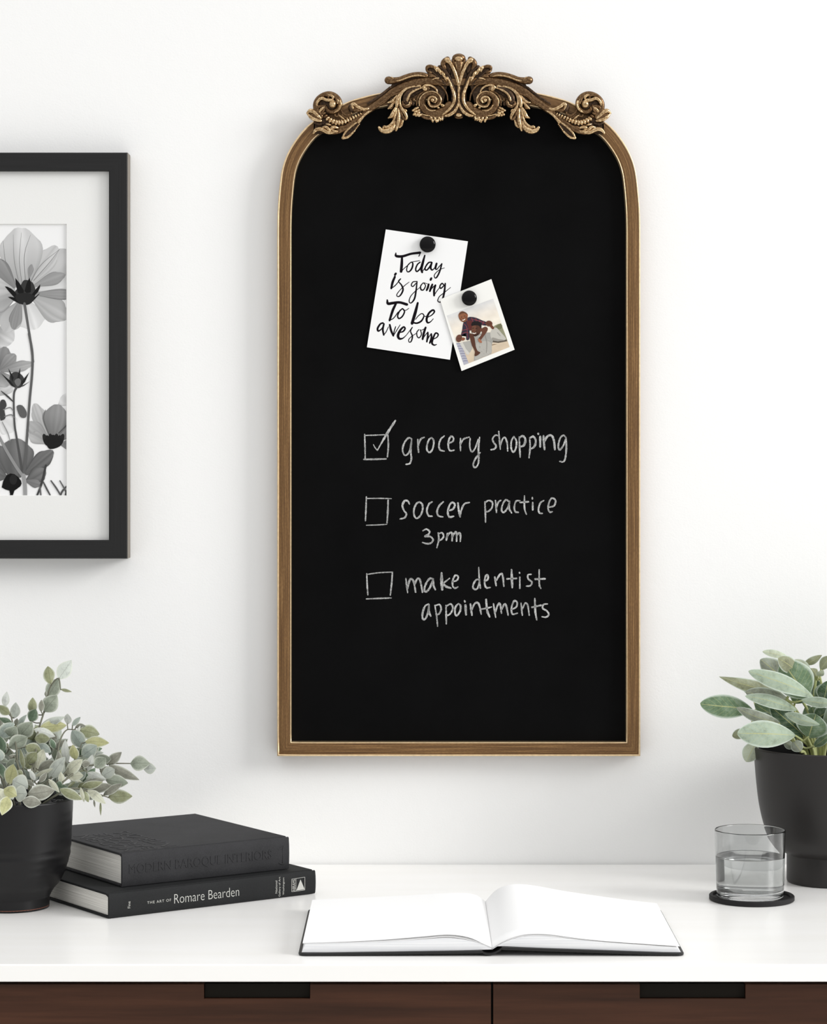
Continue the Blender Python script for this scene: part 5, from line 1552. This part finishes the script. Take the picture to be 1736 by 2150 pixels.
# ---------------------------------------------------------------- glass of water on a coaster
DG = on(1578, 1889).y + DW
kG = DG / FPX
gx = (1578 - CXP) * kG
gy = DG - DW
mb = MB()
rc = 89 * kG
lathe(mb, [(0, 0), (rc - 0.0012, 0), (rc, 0.0010), (rc, 0.0050), (rc - 0.0010, 0.0060), (rc - 0.0040, 0.0060), (rc - 0.0050, 0.0050), (rc - 0.0052, 0.0030), (0, 0.0030)], gx, gy, DESK_Z + 0.0001, 72)
co = mb.build('coaster', M['coaster'], None, Vector((gx, gy, DESK_Z)), auto=0.7)
tag(co, 'round black coaster with a raised rim under the glass', 'coaster')
zg = DESK_Z + 0.0033
tx = (1574.5 - CXP) * kG
r0, r1 = 70 * kG, 74 * kG
hg = (1873 - 1731) * kG
hw = (1873 - 1787) * kG
tumb = thing('water_glass', 'smoky grey tumbler half full of water standing on the black coaster', 'glass', (tx, gy, zg))
mb = MB()
wt = 0.0013; bt_ = 0.0095
def ro(z): return r0 + (r1 - r0) * (z / hg)
prof = [(0, 0.0006), (r0 * 0.7, 0.0005), (r0 - 0.006, 0.0002), (r0 - 0.004, 0.0), (r0 - 0.0018, 0.0005), (r0 - 0.0006, 0.0016), (ro(0.003), 0.003)]
prof += [(ro(z), z) for z in (0.0045, 0.010, 0.02, 0.035, 0.05, 0.065, hg - 0.006, hg - 0.0022, hg - 0.0012)]
prof += [(ro(hg) - 0.0001, hg - 0.0005), (ro(hg) - wt * 0.5, hg), (ro(hg) - wt + 0.0001, hg - 0.0005)]
prof += [(ro(z) - wt, z) for z in (hg - 0.0012, hg - 0.0022, hg - 0.006, 0.065, 0.05, 0.035, 0.02, bt_ + 0.006, bt_ + 0.0035)]
prof += [(ro(bt_) - wt - 0.0006, bt_ + 0.0016), (ro(bt_) - wt - 0.0018, bt_ + 0.0005), (ro(bt_) - wt - 0.004, bt_), (ro(bt_) - wt - 0.006, bt_), (0, bt_)]
lathe(mb, prof, tx, gy, zg, 80)
mb.build('tumbler', M['glass'], tumb)
mb = MB()
e_ = 0.00015
wp = [(0, bt_ - e_), (ro(bt_) - wt - 0.006, bt_ - e_), (ro(bt_) - wt - 0.004, bt_ - e_), (ro(bt_) - wt - 0.0018 + e_, bt_ + 0.0004), (ro(bt_) - wt - 0.0006 + e_, bt_ + 0.0015)]
wp += [(ro(z) - wt + e_, z) for z in (bt_ + 0.0035, bt_ + 0.006, 0.02, 0.035, hw - 0.003, hw - 0.001, hw + 0.0006)]
wp += [(ro(hw) - wt - 0.0005, hw + 0.0002), (ro(hw) - wt - 0.0015, hw), (ro(hw) - wt - 0.004, hw), (0, hw)]
lathe(mb, wp, tx, gy, zg, 80)
tag(mb.build('water', M['water'], tumb), 'clear water')

# ---------------------------------------------------------------- leafy plant in the black stoneware pot
DLP = on(26, 1904).y + DW
kL = DLP / FPX
lx, ly = (26 - CXP) * kL, DLP - DW
plant = thing('potted_plant', 'bushy small leaved grey green plant in a black glazed pot at the left', 'potted plant', (lx, ly, DESK_Z))
HP = (1904 - 1674) * kL
mb = MB()
pr_ = [(0, 0.004), (74, 0.004), (77, 0.0), (77.5, 14), (78, 23), (80, 27), (83, 33), (89, 42), (98, 52), (106, 66), (113, 83), (117, 97), (120.5, 111), (121.0, 120), (122.6, 130), (123.0, 139), (123.4, 150), (124.2, 166), (125, 185), (126, 205), (126.5, 224), (126.3, 228), (124.5, 230.5), (122, 229), (120.5, 222), (119, 190), (112, 150), (60, 148), (0, 148)]
P2 = []
for (a, b2) in pr_:
    P2.append((a * kL, b2 * kL))
S = spline(P2[2:23], 4)
P3 = [P2[1]] + [(float(s[0]) + (0.00028 * math.sin(float(s[1]) * 620) + 0.00016 * math.sin(float(s[1]) * 310 + 1)) * max(0.25, 1 - abs(s[1] - 0.05) / 0.035) * (1 if 0.03 < s[1] < 0.12 else 0), float(s[1])) for s in S] + P2[23:]
lathe(mb, [(0, 0.0005)] + [(max(0, r), max(0.0004, z)) for r, z in P3], lx, ly, DESK_Z, 80)
pot = mb.build('pot', M['glaze'], plant)
mb = MB(); lathe(mb, [(0, 0.0), (74.5 * kL, 0.0), (76.8 * kL, 0.0012), (77.4 * kL, 0.0028), (74 * kL, 0.0030)], lx, ly, DESK_Z + 0.0001, 64)
tag(mb.build('foot_ring', M['terracotta'], pot), 'unglazed terracotta foot')
mb = MB()
V = []; F = []
nr, na = 8, 36
for i in range(nr + 1):
    for k in range(na):
        a = 2 * math.pi * k / na
        r = 119 * kL * i / nr
        V.append((lx + r * math.cos(a), ly + r * math.sin(a), DESK_Z + 205 * kL + random.uniform(-0.0015, 0.0015)))
for i in range(nr):
    for k in range(na):
        F.append((i * na + k, i * na + (k + 1) % na, (i + 1) * na + (k + 1) % na, (i + 1) * na + k))
mb.add(V, F)
soil = mb.build('soil', M['soil'], plant)
mb = MB()
for k in range(90):
    a = random.uniform(0, 2 * math.pi); r = 0.108 / 0.0575 * 0.033 * math.sqrt(random.random())
    c = (lx + r * math.cos(a), ly + r * math.sin(a), DESK_Z + 210 * kL + random.uniform(-0.001, 0.003))
    ellipsoid(mb, c, random.uniform(.003, .007), random.uniform(.003, .006), random.uniform(.002, .004), 0, 7, 5, random.uniform(-.6, .6))
tag(mb.build('pebbles', M['pebble'], soil), 'black pebbles', kind='stuff')
def dmap(px, py):
    """how far a spray stands in front of the pot's axis, in metres: low ones lean towards the room, far right ones back to the middle"""
    d = max(-0.5, min(1.0, (py - 1565) / 125)) * 0.062
    return d * max(0.25, 1 - max(0, px - 90) / 260)
def plp(px, py, extra=0.0): return at(px, py, DLP - dmap(px, py) - extra)
SPRIG = [[(70, 1700), (72, 1620), (78, 1545), (92, 1496), (99, 1463), (108, 1438), (123, 1424), (127, 1446)],
         [(55, 1700), (38, 1610), (30, 1540), (22, 1500), (10, 1482)], [(78, 1700), (112, 1625), (124, 1562), (138, 1534), (156, 1532)],
         [(85, 1700), (128, 1645), (172, 1612), (200, 1606), (240, 1603), (275, 1603)], [(95, 1700), (140, 1658), (188, 1662), (215, 1670), (227, 1674)],
         [(84, 1700), (132, 1628), (160, 1590), (172, 1560)], [(50, 1700), (44, 1630), (22, 1575), (0, 1560)], [(40, 1700), (22, 1665), (8, 1640)],
         [(66, 1700), (64, 1650), (70, 1600), (86, 1575)], [(76, 1700), (80, 1660), (72, 1640)], [(20, 1700), (-40, 1620), (-80, 1590)], [(10, 1700), (-60, 1650), (-110, 1640)], [(30, 1700), (-10, 1600), (-40, 1530)]]
SP3 = []; SPO = []
for s in SPRIG:
    pts = [plp(*p, -0.005) for p in s]
    pts[0] = Vector((lx + (pts[0].x - lx) * 0.5, pts[0].y * 0.4 + ly * 0.6, DESK_Z + 203 * kL))
    SP3.append([Vector(tuple(q[:3])) for q in spline([tuple(p) for p in pts], 8)])
    mb = MB(); tube(mb, pts, [0.0014, 0.0006], 6)
    SPO.append(mb.build('sprig', M['stem_brown'], plant))
def L1_(x, y): return (x / 10.21, 1380 + y / 10.21)
def L2_(x, y): return (150 + x / 8.958, 1480 + y / 8.958)
def L3_(x, y): return (x / 10.21, 1540 + y / 10.21)
LEAVES = []
T_ = []
def lf(T, sc_, *rows):
    for (x0, y0_, x1, y1_, w, c) in rows:
        T_.append(T)
        LEAVES.append((T(x0, y0_), T(x1, y1_), w / sc_, c))
lf(L1_, 10.21, (1250, 470, 1535, 60, 250, 'pale'), (1090, 580, 1025, 190, 205, 'olive'), (1010, 860, 1270, 455, 270, 'sage'), (950, 1165, 1225, 815, 300, 'sage'), (1300, 685, 1540, 742, 62, 'olive'),
   (690, 1200, 700, 860, 170, 'olive'), (640, 1375, 770, 1110, 210, 'green'), (880, 1170, 890, 908, 110, 'grey'), (100, 1060, 150, 735, 135, 'white'), (200, 1225, -40, 1030, 175, 'olive'), (300, 1315, 340, 965, 185, 'pale'),
   (250, 1395, -20, 1300, 115, 'green'), (360, 1500, 575, 1230, 105, 'blue'), (0, 1720, 300, 1400, 260, 'blue'), (140, 1740, 350, 1485, 260, 'sage'), (410, 1695, 690, 1385, 300, 'sage'), (860, 1500, 1430, 1460, 235, 'yellow'),
   (870, 1485, 1390, 1275, 160, 'pale'), (730, 1540, 1185, 1700, 160, 'white'), (1440, 1440, 1450, 1210, 140, 'white'), (1540, 1475, 1725, 1280, 95, 'blue'), (330, 1455, 370, 1310, 85, 'grey'), (740, 1745, 1070, 1745, 210, 'olive'), (980, 840, 985, 715, 50, 'grey'))
lf(L3_, 10.21, (100, 480, -30, 125, 165, 'green'), (190, 300, 590, 75, 280, 'sage'), (540, 270, 890, 395, 220, 'olive'), (840, 230, 1095, 405, 160, 'blue'), (1180, 340, 1080, 105, 100, 'green'), (1440, 640, 1400, 125, 155, 'white'),
   (1620, 560, 1560, 238, 180, 'yellow'), (770, 840, 930, 335, 220, 'cream'), (820, 800, 1145, 585, 170, 'grey'), (740, 925, 1135, 748, 85, 'cream'), (1050, 970, 1400, 500, 235, 'pale'), (590, 640, 790, 400, 230, 'olive'), (510, 765, 440, 335, 95, 'olive'),
   (390, 560, 180, 480, 150, 'grey'), (140, 750, 320, 535, 135, 'sage'), (0, 560, 185, 605, 75, 'sage'), (95, 960, 10, 640, 140, 'green'), (180, 1095, 290, 655, 270, 'yellow'), (270, 1000, 605, 1160, 330, 'pale'), (300, 1290, 585, 1290, 270, 'pale'),
   (90, 1180, 360, 1345, 235, 'yellow'), (-80, 1180, 60, 1460, 230, 'cream'), (200, 1340, 108, 1695, 225, 'yellow'), (600, 1300, 1172, 1220, 280, 'grey'), (480, 1440, 885, 1490, 200, 'grey'), (750, 1010, 640, 775, 95, 'white'),
   (1040, 980, 1275, 1265, 105, 'cream'), (1340, 1095, 1300, 825, 115, 'cream'), (1210, 1050, 1330, 1155, 140, 'green'), (1400, 900, 1770, 550, 210, 'cream'), (1440, 920, 1790, 900, 180, 'cream'), (1400, 920, 1760, 1035, 62, 'cream'),
   (1280, 1190, 1760, 1420, 175, 'olive'), (1290, 660, 1250, 365, 95, 'grey'), (560, 1000, 740, 1120, 90, 'grey'), (840, 1050, 1010, 830, 100, 'grey'), (350, 800, 490, 900, 120, 'olive'), (260, 1420, 230, 1330, 90, 'pale'))
lf(L2_, 8.958, (150, 470, 528, 555, 225, 'olive'), (260, 690, 708, 715, 175, 'yellow'), (10, 480, 240, 825, 240, 'blue'), (190, 970, 480, 765, 235, 'blue'), (90, 612, 165, 388, 62, 'white'), (70, 420, 268, 395, 95, 'grey'),
   (440, 1180, 640, 985, 195, 'sage'), (680, 1115, 946, 888, 155, 'grey'), (1110, 1100, 1475, 1100, 230, 'sage'), (1350, 1200, 1592, 1190, 185, 'pale'), (700, 1135, 1275, 1412, 165, 'grey'), (530, 1250, 805, 1190, 115, 'grey'),
   (420, 1045, 745, 1010, 175, 'sage'), (290, 1255, 400, 928, 125, 'white'), (290, 1275, 662, 1412, 135, 'white'), (560, 1350, 812, 1205, 180, 'pale'), (640, 1410, 1065, 1470, 205, 'sage'), (260, 1465, 612, 1415, 125, 'grey'),
   (195, 1535, 592, 1450, 135, 'olive'), (340, 1625, 752, 1505, 155, 'grey'), (600, 1695, 952, 1478, 125, 'grey'), (690, 1730, 1147, 1720, 215, 'olive'), (300, 1600, 645, 1860, 130, 'cream'), (170, 1550, 240, 1832, 65, 'cream'),
   (240, 1620, 320, 1832, 95, 'olive'), (545, 1820, 550, 2085, 38, 'olive'), (420, 1790, 442, 1930, 34, 'grey'), (190, 1115, 345, 1100, 125, 'grey'), (120, 1405, 272, 1255, 115, 'blue'))
def nearest(p):
    best = None
    for i, s in enumerate(SP3):
        for q in s[4:]:
            d = (q - p).length
            if best is None or d < best[0]:
                best = (d, i, q)
    return best
PARENT_COUNT = {}
for k, (b2, t2, w, c) in enumerate(LEAVES):
    ex = random.uniform(-0.006, 0.006) + (0.016 if (T_[k] is L3_ and b2[0] < 70 and b2[1] > 1630) else 0.0)
    mid = ((b2[0] + t2[0]) / 2, (b2[1] + t2[1]) / 2)
    Db = DLP - dmap(*mid) - ex
    wm = w * kL
    lm = math.hypot(t2[0] - b2[0], t2[1] - b2[1]) * kL
    base = at(*b2, Db + random.uniform(0.0, 0.006)); tip = at(*t2, Db - random.uniform(-0.4, 0.7) * lm * 0.5)
    if t2[1] > 1690 and t2[0] < 80:
        tip.y -= 0.022; base.y -= 0.006
    dd, i, q = nearest(base)
    mb = MB()
    leaf(mb, base, tip, wm * 1.25, random.uniform(-0.35, 0.35), random.uniform(-0.04, 0.13), random.uniform(0.05, 0.25), 'point', 12, 6, 0, wave=0.02, twist=random.uniform(-0.4, 0.4))
    if dd > 0.001:
        md = (base + q) / 2 + Vector((0, 0.002, -0.001))
        tube(mb, [q, md, base + (tip - base) * 0.08], [0.0008, 0.0006], 5, mi=1, caps=False)
    lo = mb.build('leaf', [M['leaf_' + c], M['stem_brown']], SPO[i])
# darker inner foliage and the side of the plant beyond the photograph's edge: crowded small leaves nobody could count
mb = MB()
names = ['sage', 'green', 'grey', 'olive', 'pale', 'blue']
for k in range(215):
    if k < 157:
        px, py = random.uniform(5, 185), random.uniform(1548, 1672)
        if px > 120 and py < 1575: px -= 70
        dep = dmap(px, py) - random.uniform(0.028, 0.060)
    else:
        a = random.uniform(0, math.pi); r = random.uniform(30, 150)
        px, py = 10 - abs(math.cos(a)) * r, 1650 - math.sin(a) * r * 0.9
        dep = random.uniform(-0.05, 0.06)
    an = math.atan2(1700 - py, px - 60) + random.uniform(-0.8, 0.8)
    ln = random.uniform(24, 42)
    base = at(px, py, DLP - dep); tip = at(px + math.cos(an) * ln, py - math.sin(an) * ln, DLP - dep - random.uniform(-0.01, 0.012))
    leaf(mb, base, tip, random.uniform(16, 25) * kL, random.uniform(-0.9, 0.9), 0.1, 0.2, 'point', 8, 4, random.randrange(6))
mb.build('foliage', [M['leaf_' + q] for q in names], plant)['kind'] = 'stuff'

# ---------------------------------------------------------------- broad leaved plant in the charcoal pot
DRP = on(1740, 1851).y + DW
kR = DRP / FPX
rx_, ry_ = (1740 - CXP) * kR, DRP - DW
ear = thing('potted_plant', 'broad velvety leaved plant in a matte charcoal pot behind the glass', 'potted plant', (rx_, ry_, DESK_Z))
mb = MB()
prf = [(0, 0.5), (86, 0.5), (87.5, 2), (88, 6), (88, 56), (88.5, 58), (92, 61), (100, 66), (112, 76), (127, 96), (138, 126), (146, 163), (151, 203), (155, 250), (157, 277), (157, 281), (155, 283), (152.5, 282), (151, 276), (146, 200), (138, 180), (0, 180)]
prs = [(float(q[0]), float(q[1])) for q in spline(prf[4:16], 4)]
lathe(mb, [(a * kR, b2 * kR) for a, b2 in prf[:4] + prs + prf[16:]], rx_, ry_, DESK_Z + 0.0001, 90)
pot2 = mb.build('pot', M['pot_matte'], ear, auto=0.9)
mb = MB()
lathe(mb, [(0, 0.002), (100 * kR, 0.001), (144 * kR, 0)], rx_, ry_, DESK_Z + 222 * kR, 48)
mb.build('soil', M['soil'], ear)
mb = MB()
lathe(mb, [(146.5 * kR, 272 * kR), (148.5 * kR, 273 * kR), (149.2 * kR, 271 * kR), (144.5 * kR, 215 * kR), (143.5 * kR, 215 * kR), (146.5 * kR, 272 * kR)], rx_, ry_, DESK_Z, 72)  # added black lining, darkens the inside below the rim
tag(mb.build('dark_lining', M['liner'], pot2), 'added black lining that darkens the pot inside')
def R1_(x, y): return (1460 + x / 6.29, 1350 + y / 6.29)
def R2_(x, y): return (1460 + x / 6.29, 1460 + y / 6.29)
RST = [(R2_, [(1540, 760), (1490, 660), (1400, 590), (1310, 530)], 0.030), (R2_, [(1560, 760), (1510, 640), (1450, 500), (1400, 380)], 0.035), (R2_, [(1580, 760), (1560, 560), (1480, 200), (1340, -10)], 0.010),
       (R2_, [(1600, 770), (1580, 600), (1590, 300), (1560, 100), (1590, -220)], -0.005), (R2_, [(1540, 760), (1480, 640), (1200, 300), (1000, 210), (800, 190)], 0.0), (R2_, [(1560, 760), (1500, 500), (1330, 200), (1200, 60)], 0.02),
       (R2_, [(1560, 680), (1640, 610), (1760, 540)], 0.03), (R2_, [(1660, 770), (1700, 500), (1740, 200)], 0.0), (R2_, [(1480, 770), (1420, 690), (1250, 600), (1150, 590)], 0.02), (R2_, [(1700, 770), (1800, 400), (1900, 0)], 0.01), (R2_, [(1440, 770), (1380, 740), (1360, 640), (1290, 590)], 0.045), (R2_, [(1640, 770), (1640, 420), (1680, 0), (1640, -260)], -0.02)]
RS3 = []; RSO = []
for T, pts, d in RST:
    p3 = [at(*T(*p), DRP - d * (0.4 + 0.6 * i / (len(pts) - 1))) for i, p in enumerate(pts)]
    if p3[0].z > DESK_Z + 224 * kR:
        p3 = [Vector((rx_ + (p3[0].x - rx_) * 0.8, ry_ + (p3[0].y - ry_) * 0.5, DESK_Z + 220 * kR))] + p3
    RS3.append([Vector(tuple(q[:3])) for q in spline([tuple(p) for p in p3], 8)])
    mb = MB(); tube(mb, p3, [0.0024, 0.0021, 0.0015], 8)
    RSO.append(mb.build('stem', M['stem_green'], ear))
EARS = [  # view, base, tip, width, colour, distance in front of the pot's axis, curl, roll, shape
    (R2_, (760, 190), (62, 112), 275, 'green', 0.035, 0.05, 0.1, 'round'), (R1_, (1230, 750), (310, 445), 175, 'olive', -0.02, 0.04, 0.2, 'point'), (R1_, (1560, 715), (700, 370), 205, 'mint', 0.045, 0.06, 0.3, 'round'),
    (R1_, (1400, 640), (858, 215), 290, 'grey', 0.022, 0.08, -0.2, 'round'), (R1_, (1480, 720), (1150, 230), 430, 'green', 0.038, 0.10, 0.0, 'ear'), (R1_, (1350, 380), (1090, 200), 190, 'olive', 0.046, 0.1, 0.2, 'round'), (R1_, (1230, 190), (885, 112), 95, 'pale', -0.01, 0.05, 0.3, 'round'),
    (R1_, (1520, 440), (1300, 225), 175, 'pale', 0.0, 0.06, -0.3, 'round'), (R1_, (1430, 280), (1670, 160), 100, 'olive', -0.01, 0.10, 0.2, 'point'), (R1_, (1650, 360), (1770, 170), 140, 'olive', -0.01, 0.0, 0.0, 'round'),
    (R1_, (1240, 750), (658, 650), 190, 'grey', 0.015, 0.06, 0.1, 'round'), (R2_, (1340, 195), (655, 10), 150, 'mint', 0.040, 0.10, 0.4, 'round'), (R2_, (1120, 365), (542, 160), 140, 'grey', 0.045, 0.12, -0.3, 'round'), (R2_, (1320, 530), (552, 500), 310, 'mint', 0.062, 0.05, 0.15, 'round'),
    (R2_, (1440, 545), (990, 140), 270, 'dark', 0.028, 0.03, 0.0, 'ear'), (R2_, (1490, 560), (1590, 250), 380, 'green', 0.055, 0.06, -0.2, 'ear'), (R2_, (1180, 240), (1640, 385), 130, 'mint', 0.060, 0.08, 0.3, 'point'), (R2_, (700, 470), (486, 540), 125, 'olive', 0.0, 0.0, 0.0, 'round'),
    (R2_, (800, 605), (665, 875), 200, 'pale', 0.005, 0.05, 0.1, 'round'), (R1_, (1390, 755), (1820, 800), 130, 'mint', 0.055, 0.03, 0.3, 'round'), (R2_, (1580, 330), (1760, 190), 220, 'dark', 0.02, 0.04, 0.0, 'ear'), (R2_, (1590, 330), (1540, 150), 170, 'green', 0.01, 0.0, 0.0, 'ear'),
    (R1_, (1690, 760), (1745, 500), 220, 'dark', 0.015, 0.0, 0.2, 'ear'), (R1_, (1610, 740), (1690, 540), 150, 'green', 0.0, 0.0, 0.2, 'ear'), (R2_, (1560, 680), (1790, 500), 110, 'green', 0.045, 0.05, 0.1, 'point'), (R1_, (1600, 440), (1525, 335), 110, 'olive', 0.0, 0.1, 0.4, 'point'), (R1_, (1610, 440), (1690, 360), 90, 'pale', 0.004, 0.1, 0.4, 'point'),
    (R1_, (760, 680), (640, 525), 130, 'dark', -0.045, 0.0, 0.0, 'round'), (R2_, (1260, 420), (780, 110), 230, 'green', 0.012, 0.03, 0.0, 'ear'), (R2_, (1360, 560), (1100, 300), 240, 'dark', 0.02, 0.03, 0.0, 'ear'), (R2_, (1620, 570), (1660, 370), 130, 'dark', 0.02, 0.03, 0.0, 'ear'),
    (R2_, (1160, 600), (1290, 700), 100, 'grey', 0.03, 0.05, 0.0, 'round'), (R2_, (1290, 600), (1390, 740), 150, 'grey', 0.05, 0.05, 0.0, 'ear'), (R1_, (1310, 800), (1400, 640), 210, 'green', 0.02, 0.0, 0.0, 'ear'),
    (R1_, (1400, 640), (1190, 480), 190, 'grey', 0.012, 0.05, 0.0, 'ear'), (R2_, (870, 300), (700, 220), 80, 'olive', 0.02, 0.05, 0.0, 'round'), (R1_, (1560, 460), (1490, 340), 130, 'grey', -0.012, 0.0, 0.0, 'round')]
EARS += [(R2_, (1650, 620), (1725, 240), 230, 'dark', 0.0, 0.03, 0.1, 'ear'), (R2_, (1560, 500), (1470, 130), 210, 'green', -0.012, 0.03, -0.1, 'ear'), (R2_, (1310, 460), (980, 70), 270, 'grey', 0.0, 0.04, 0.2, 'ear'),
         (R2_, (1260, 310), (900, -60), 240, 'green', -0.022, 0.04, 0.0, 'ear'), (R1_, (1650, 770), (1570, 480), 180, 'dark', -0.025, 0.03, 0.0, 'ear'), (R2_, (1430, 570), (1240, 240), 250, 'dark', 0.010, 0.03, 0.0, 'ear'),
         (R1_, (1480, 640), (1280, 330), 260, 'green', 0.012, 0.03, 0.0, 'ear'), (R2_, (1130, 400), (820, 250), 170, 'dark', 0.016, 0.03, 0.0, 'ear')]
for k in range(12):           # the far side, past the right edge of the photograph
    a = k / 12 * math.pi
    px0, py0_ = 1750 + 25 * math.cos(a), 1540 - 25 * math.sin(a)
    EARS.append((lambda x, y: (x, y), (px0, py0_), (1790 + 95 * math.cos(a - 0.9), 1500 - 110 * math.sin(a) + 10), 38 * 1.0, ('green', 'mint', 'dark')[k % 3], random.uniform(-0.03, 0.04), 0.08, 0.2, 'round'))
for (T, b2, t2, w, c, d, cu_, ro, shp) in [EARS[k] for k in (0, 1, 2, 3, 4, 10, 11, 12, 13, 14)]:     # the same growth on the far side
    pa, pc = T(*b2), T(*t2)
    EARS.append((lambda x, y: (x, y), (3500 - pa[0], pa[1]), (3500 - pc[0], pc[1] - 6), w / 6.29, c, d * 0.6 - 0.01, cu_, -ro, shp))
for (T, b2, t2, w, c, d, cu_, ro, shp) in EARS:
    sc_ = 6.29 if T in (R1_, R2_) else 1.0
    pb, pt = T(*b2), T(*t2)
    base = at(*pb, DRP - d + 0.004); lm = math.hypot(pt[0] - pb[0], pt[1] - pb[1]) * kR
    tip = at(*pt, DRP - d - 0.15 * lm)
    mb = MB()
    leaf(mb, base, tip, w / sc_ * kR * 1.12, ro * 0.8 + random.uniform(-0.12, 0.12), cu_ + 0.05, 0.22, shp, 18, 10, 0, wave=0.022, twist=random.uniform(-0.5, 0.5))
    best = None
    for i, s in enumerate(RS3):
        for q in s[5:]:
            dd = (q - base).length
            if best is None or dd < best[0]:
                best = (dd, i, q)
    dd, i, q = best
    if dd > 0.001:
        md = (base + q) / 2 + Vector((0, 0.002, -0.003))
        tube(mb, [q, md, base + (tip - base) * 0.06], [0.0017, 0.0012], 6, mi=1, caps=False)
    mb.build('leaf', [M['ear_' + c], M['stem_green']], RSO[i])
